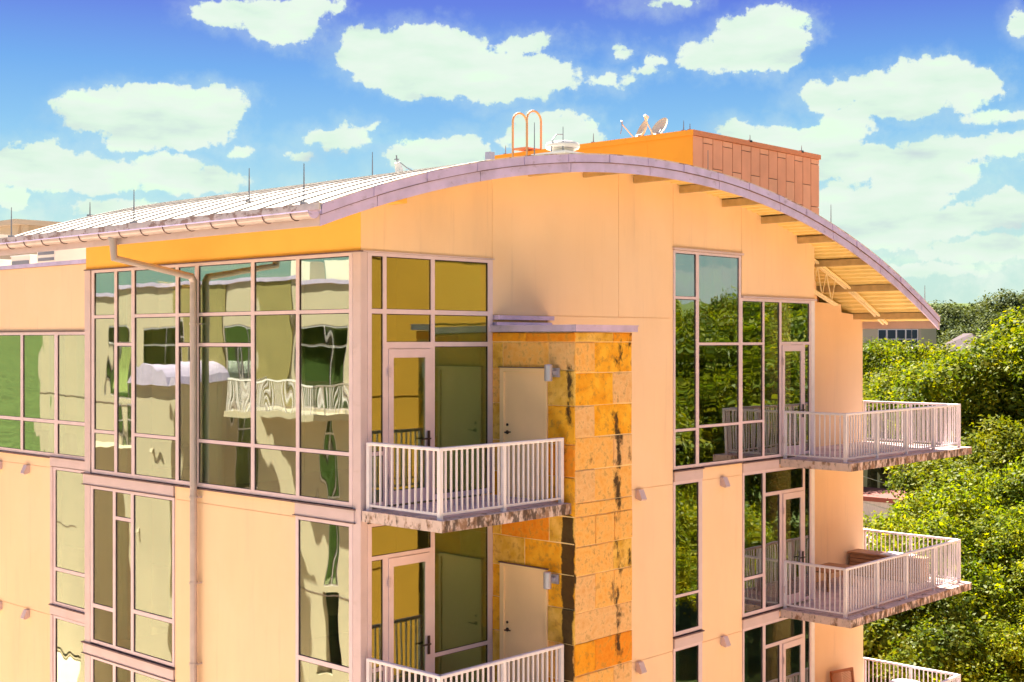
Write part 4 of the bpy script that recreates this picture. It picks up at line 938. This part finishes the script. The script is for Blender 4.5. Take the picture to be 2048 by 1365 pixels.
for (y, z) in ((19.8,-3.0),(28.8,-4.2),(30.2,-7.3),(24.6,-6.1),(19.6,-6.2),(16,-3.0),(34,-3.0)):
    o = B(); o.prism([(0, .11), (-.07, .11), (-.15, -.06), (-.12, -.09), (0, -.05)], 'X', -.09, .09)
    h = o.build('light_housing', M['stucco_pale'], None); h.parent = opp; X = -14.6 if 27.6 < y < 30.6 else -17
    h.matrix_parent_inverse = Matrix.Translation(-WORLD_LOC[opp.name]); h.location = (X, y, z); h.rotation_euler = (0,0,R(90))
for (y, w_) in ((19.4,1.2),(21.4,1.3),(24,1.0)):
    B().box(-19, -18, y, y+w_, 1.8, 3.0).build('roof_unit', M['ac'], opp)
near = thing('ochre_reflection_block', 'added unseen ochre block that mirrors yellow into the window beside the corner', 'apartment building', (18, -26, GZ))  # added block, unseen; mirrors yellow into the corner window and bounces warm light
holes = [(u, u+1.6, z, z+2.1) for u in (11, 27.5) for z in (-7.9, -4.7, -1.5)]
wall_with_holes(near, 'Y', -24, -1, (8, 30.5, -15.5, 5.2), holes, M['stucco_yellow'])
for (u0, u1, z0, z1) in holes: window(near, 'Y', -24, (u0, u1, z0, z1), [(u0+.08, u1-.08, z0+.08, z1-.08)], s=-1, gm='glass_soft', fm='rail', d0=.02, d1=.12)
B().box(8, 30.5, -29, -28.8, -15.5, 5.2).build('back_wall', M['stucco_yellow'], near); B().box(8, 30.5, -29, -24.3, 4.9, 5.1).build('roof', M['flatroof'], near)
B().box(7.95, 30.55, -24.4, -23.94, 5.2, 5.35).build('parapet_cap', M['lilac'], near)
for z in (-8.6, -5.4, -2.2, 1.1, 3.4):
    B().box(8, 30.5, -23.995, -23.94, z, z+.035).build('ledge', M['stucco_yellow'], near)
hs = thing('distant_house', 'peach house with a white-framed window band seen under the right roof tip', 'house', (99, 42, -12))
B().box(97.5, 100.6, 38.3, 52, -14, 1.4).build('wall', M['stucco_pale'], hs)
for (y0, y1) in ((38.6,39.05),(39.15,39.6),(39.75,40.5),(40.65,41.4),(41.6,42.3)):
    f = B(); f.box(97.42, 97.5, y0-.07, y1+.07, -.55, .98); f = f.build('window_frame', M['rail'], hs)
    B().box(97.38, 97.44, y0, y1, .12, .90).build('pane', M['night_glass'], f); B().box(97.38, 97.44, y0, y1, -.48, .04).build('pane', M['night_glass'], f)
B().box(97.2, 100.8, 38.1, 52.2, 1.4, 1.6).build('roof', M['tile_roof'], hs)
b = B(); b.add([(95.0,38.2,-.85),(95.0,46,-.85),(97.4,46,-.45),(97.4,38.2,-.45),(95.0,38.2,-.95),(95.0,46,-.95),(97.4,46,-.95),(97.4,38.2,-.95)], [(0,1,2,3),(7,6,5,4),(0,4,5,1),(1,5,6,2),(2,6,7,3),(3,7,4,0)]); b.build('porch_roof', M['flatroof'], hs)
hr = thing('tiled_house', 'low house with a purple-brown tiled hip roof between the treetops', 'house', (93, 32, -12))
B().box(90.6, 94.4, 30.2, 33.6, -13, -.9).build('wall', M['stucco_pale'], hr)
b = B(); b.add([(90.3,29.8,-.9),(94.7,29.8,-.9),(94.7,33.9,-.9),(90.3,33.9,-.9),(92.2,31.3,.55),(92.8,32.3,.55)], [(0,1,4),(1,5,4),(1,2,5),(2,3,5),(3,4,5),(3,0,4),(3,2,1,0)]); b.build('roof', M['tile_roof'], hr)
lb = thing('low_building', 'low grey flat-roofed shed with a red coping between wall and trees', 'shed', (58, 22, GZ))
B().box(55, 59, 19.0, 30, -16, -9.0).build('wall', M['grey_wall'], lb); B().box(54.8, 59.2, 18.8, 30.2, -9.0, -8.75).build('coping', M['red_cap'], lb)
B().box(48, 54.7, 17.2, 30, -16, -10.6).build('lean_to', M['grey_wall'], lb); B().box(47.8, 54.8, 17.0, 30.2, -10.6, -10.4).build('lean_to_roof', M['flatroof'], lb)
for i, (p, q) in enumerate((((40, 16, -4.2), (54, 13, -8.0)), ((40, 15.2, -5.6), (54, 12.2, -9.2)))):
    p, q = Vector(p), Vector(q); d = (q-p); p = p-d*1.5; q = q+d*1.5
    pts = [p.lerp(q, k/16) - Vector((0,0,1.2*math.sin(math.pi*k/16))) for k in range(17)]
    tag(B().tube(pts, .012, 5).build('utility_wire', M['wire']), ['pale overhead wire crossing the gap in the trees, upper one', 'pale overhead wire crossing the gap in the trees, lower one'][i], 'wire')

# ============================================================ trees
def crown_mesh(name, seed, Rx, Rz, ncl, nleaf, ls, m, up=.8, hollow=.62):
    r = np.random.default_rng(seed)
    d = r.normal(size=(ncl, 3)); d[:, 2] = np.where(d[:, 2] < -.25, -d[:, 2]*.6, d[:, 2]); d /= np.linalg.norm(d, axis=1)[:, None]
    rad = hollow + (1-hollow)*r.random(ncl)**.6
    rad[:ncl//5] *= .55
    c = d*rad[:, None]*np.array([Rx, Rx, Rz])
    c[:, :2] *= (1+.18*np.sin(3*np.arctan2(c[:, 1], c[:, 0])+seed))[:, None]
    cr = Rx*(.13+.16*r.random(ncl))
    pick = r.choice(ncl, nleaf, p=cr**2/np.sum(cr**2))
    v = r.normal(size=(nleaf, 3)); v /= np.linalg.norm(v, axis=1)[:, None]
    v[:, 2] = np.where(v[:, 2] < -.3, -v[:, 2], v[:, 2])
    # sprigs: leaves gather round small twig ends
    ns = max(nleaf//14, 1); sp_c = r.normal(size=(ns, 3)); sp_c /= np.linalg.norm(sp_c, axis=1)[:, None]; sp_c[:, 2] = np.abs(sp_c[:, 2])*.9 - .2
    sp_pick = r.choice(ncl, ns, p=cr**2/np.sum(cr**2)); which = r.integers(0, ns, nleaf)
    base = c[sp_pick[which]] + sp_c[which]*cr[sp_pick[which]][:, None]*(.75+.35*r.random(ns)[which])[:, None]*np.array([1,1,.8])
    pos = base + r.normal(size=(nleaf, 3))*ls*1.15
    nrm = sp_c[which]*.7 + r.normal(size=(nleaf, 3))*.55 + np.array([0, 0, up]); nrm /= np.linalg.norm(nrm, axis=1)[:, None]
    tn = np.cross(nrm, r.normal(size=(nleaf, 3))); tn /= np.linalg.norm(tn, axis=1)[:, None]; bt = np.cross(nrm, tn)
    L_ = (ls*(.6+.8*r.random(nleaf)))[:, None]
    V = np.empty((nleaf, 4, 3), np.float32)
    V[:, 0] = pos - tn*L_*.6; V[:, 1] = pos + bt*L_*.36 - nrm*L_*.12; V[:, 2] = pos + tn*L_*.6; V[:, 3] = pos - bt*L_*.36 - nrm*L_*.12
    me = bpy.data.meshes.new(name); me.vertices.add(nleaf*4); me.vertices.foreach_set('co', V.reshape(-1))
    me.loops.add(nleaf*4); me.loops.foreach_set('vertex_index', np.arange(nleaf*4, dtype=np.int32))
    me.polygons.add(nleaf); me.polygons.foreach_set('loop_start', np.arange(0, nleaf*4, 4, dtype=np.int32)); me.polygons.foreach_set('loop_total', np.full(nleaf, 4, np.int32))
    me.update(); me.materials.append(m); return me, c
def make_tree(seed, H, Rx, Rz, ncl, nleaf, ls, leaf, label, loc, scale=1, rotz=0, group=None, hollow=.62):
    t = thing('tree', label, 'tree', (0,0,0), group)
    cz = H - Rz
    me, cs = crown_mesh('crown', seed, Rx, Rz, ncl, nleaf, ls, M[leaf], hollow=hollow)
    o = bpy.data.objects.new('crown', me); COL.objects.link(o); o.parent = t; o.location = (0, 0, cz)
    r = random.Random(seed); b = B()
    k = H*.026
    trunk = [(0,0,-.6),(r.uniform(-.2,.2),r.uniform(-.2,.2),cz*.45),(r.uniform(-.3,.3),r.uniform(-.3,.3),cz*.85),(0,0,cz+Rz*.35)]
    b.tube(trunk, [k*1.25, k, k*.8, k*.3], 9)
    for i in range(0, len(cs), max(1, len(cs)//26)):
        e = Vector(cs[i])*.85 + Vector((0,0,cz)); f = r.uniform(.35, .95); s0 = Vector(trunk[1]).lerp(Vector(trunk[3]), f)
        mid = s0.lerp(e, .5) + Vector((r.uniform(-.4,.4), r.uniform(-.4,.4), r.uniform(-.2,.6)))
        b.tube([s0, mid, e], [k*.42, k*.26, k*.07], 6, cap=False)
    o = b.build('trunk', M['bark'], None); o.parent = t
    t.location = loc; t.scale = (scale,)*3; t.rotation_euler = (0,0,rotz); return t
A = make_tree(3, 15, 5.6, 5.2, 120, 46000, .21, 'leaf', 'green tree beyond the grove on the far side of the building', (84, 47, GZ), 1.0, .4, hollow=.5)
Bt = make_tree(8, 12, 4.6, 4.3, 120, 52000, .15, 'leaf_bright', 'yellow-green tree beyond the grove on the far side of the building', (58, 38, GZ), 1.0, 1.1, hollow=.45)
C = make_tree(15, 11, 4.4, 3.9, 105, 38000, .165, 'leaf_dark', 'dark green tree beyond the grove on the far side of the building', (50, 36, GZ), 1, 2.0, hollow=.45)
D = make_tree(21, 16, 9.0, 6.2, 160, 110000, .26, 'leaf_far', 'dark broad oak on the ridge just right of the roof tip', (131, 51.2, hill_z(131,51)), 1.06, 0)
for (src, loc, sc, rz, lb) in [
    (Bt, (25.5, 1.7, GZ), 0.64, 3.1, 'low yellow-green tree at the lower right corner of the picture'),
    (C, (26.5, 5.0, GZ), 0.59, 5.7, 'dark low tree hugging the building behind the lowest balcony'),
    (C, (27.7, 3.7, GZ), 0.72, 3.3, 'dark green tree in shade right of the lowest balcony'),
    (Bt, (29.3, 1.9, GZ), 0.76, 4.5, 'yellow-green tree cut by the right picture edge level with the middle balcony'),
    (C, (25.8, 4.2, GZ), 0.78, 3.9, 'dark green tree just under the middle right balcony slab'),
    (Bt, (30.2, 3.9, GZ), 0.85, 3.6, 'yellow-green tree right of the middle right balcony rail'),
    (Bt, (36.4, 4.6, GZ), 0.91, 6.2, 'yellow-green tree at the right picture edge just below the upper balcony slab'),
    (Bt, (35.8, 8.2, GZ), 0.76, 3.8, 'small yellow-green tree with upright leafy shoots seen over the middle right balcony rail'),
    (C, (46.1, 10.3, GZ), 0.95, 6.2, 'dark tree with visible branches right of the grey shed'),
    (C, (48.3, 9.5, GZ), 1.06, 4.7, 'dark tree in shade near the right picture edge, level with the upper balcony'),
    (A, (56.5, 12.4, GZ), 1.11, 4.6, 'tallest light green tree near the right picture edge below the ridge oaks'),
    (A, (54.6, 13.0, GZ), 0.89, 1.7, 'green tree right of the upper right balcony rail'),
    (A, (73.4, 29.4, GZ), 0.82, 4.6, 'green tree standing behind the grey shed'),
    (A, (72.5, 26.0, GZ), 0.92, 2.7, 'green tree behind the middle of the upper right balcony'),
    (A, (82.9, 35.3, GZ), 1.01, 3.9, 'green treetop directly behind the wall edge under the roof tip'),
    (A, (82.0, 30.5, GZ), 1.00, 0.2, 'green crown hiding the foot of the peach distant house'),
    (A, (72.1, 23.5, GZ), 0.96, 3.6, 'small green crown in front of the tiled roof'),
    (A, (71.1, 18.7, GZ), 1.07, 5.2, 'green treetop just left of the tallest light green tree'),
    (D, (144, 51, hill_z(144,51)), 1.13, 1.3, 'tallest dark oak on the ridge, middle of the skyline right of the roof'),
    (D, (133, 41.5, hill_z(133,41)), 1.05, 2.6, 'dark oak on the ridge cut by the right picture edge'),
    (D, (150, 66, hill_z(150,66)), 1.0, 4.0, 'dark oak on the ridge partly behind the roof tip'),
    (D, (120, 43.5, hill_z(120,43)), .92, 5.0, 'dark oak low on the ridge behind the tiled house'),
    (D, (118, 36, hill_z(118,36)), .90, 3.0, 'dark oak behind the treetops at the right picture edge, below the skyline'),
    (D, (146, 60, hill_z(146,60)), 1.0, 5.5, 'dark oak on the ridge just left of the tallest one'),
    ]:
    copy_thing(src, loc, lb, rotz=rz, scale=(sc,)*3)
g_ = 'trees mirrored in the right-hand windows'
for i, (x, y, sc, src) in enumerate([(36,-15,1.0,A),(41,-21,1.1,A),(46,-15,1.08,A),(33,-22,.95,A),(50,-24,1.15,A),(38,-29,1.05,Bt),(47,-33,1.15,A),(56,-18,1.12,A),(30,-14,.8,Bt),(33,-9,.85,Bt),(57,-29,1.2,A),(43,-8,1.0,C),(64,-22,1.2,A),(27.5,-17.5,.8,C),(55,-38,1.2,A),(66,-34,1.25,A),(52,-6,.9,A),(74,-14,1.1,A)]):
    copy_thing(src, (x, y, GZ), 'green tree beyond the right picture edge, seen in window reflections', rotz=i*1.7, scale=(sc,)*3, group=g_)
g_ = 'trees round the property'
for i, (x, y, sc, src) in enumerate([(62,6,1.05,A),(70,2,1.05,A),(84,14,1.1,A),(92,22,1.1,A),(60,30,.95,A),(72,38,1.0,A),(88,36,1.0,A),(30,20,.6,C),(36,24,.7,C),(42,30,.8,A),(110,26,1.3,A),(108,60,1.2,A),(-30,2,1.1,A),(-34,-14,1.0,A),(-26,-32,1.1,A),(2,-38,1.1,A),(-6,-40,1.0,A)]):
    copy_thing(src, (x, y, hill_z(x,y)), 'green tree of the dense grove around the apartment block', rotz=i*2.3, scale=(sc,)*3, group=g_)
for i, (x, y, sc) in enumerate([(160,20,1.2),(150,0,1.2),(175,60,1.3),(165,85,1.2),(140,95,1.2),(115,120,1.2),(90,150,1.3),(60,160,1.3),(30,150,1.2)]):
    copy_thing(D, (x, y, hill_z(x,y)-6*0), 'dark oak on the far ridge outside or behind the building', rotz=i*1.3, scale=(sc*.85,)*3, group='oaks on the far ridge')
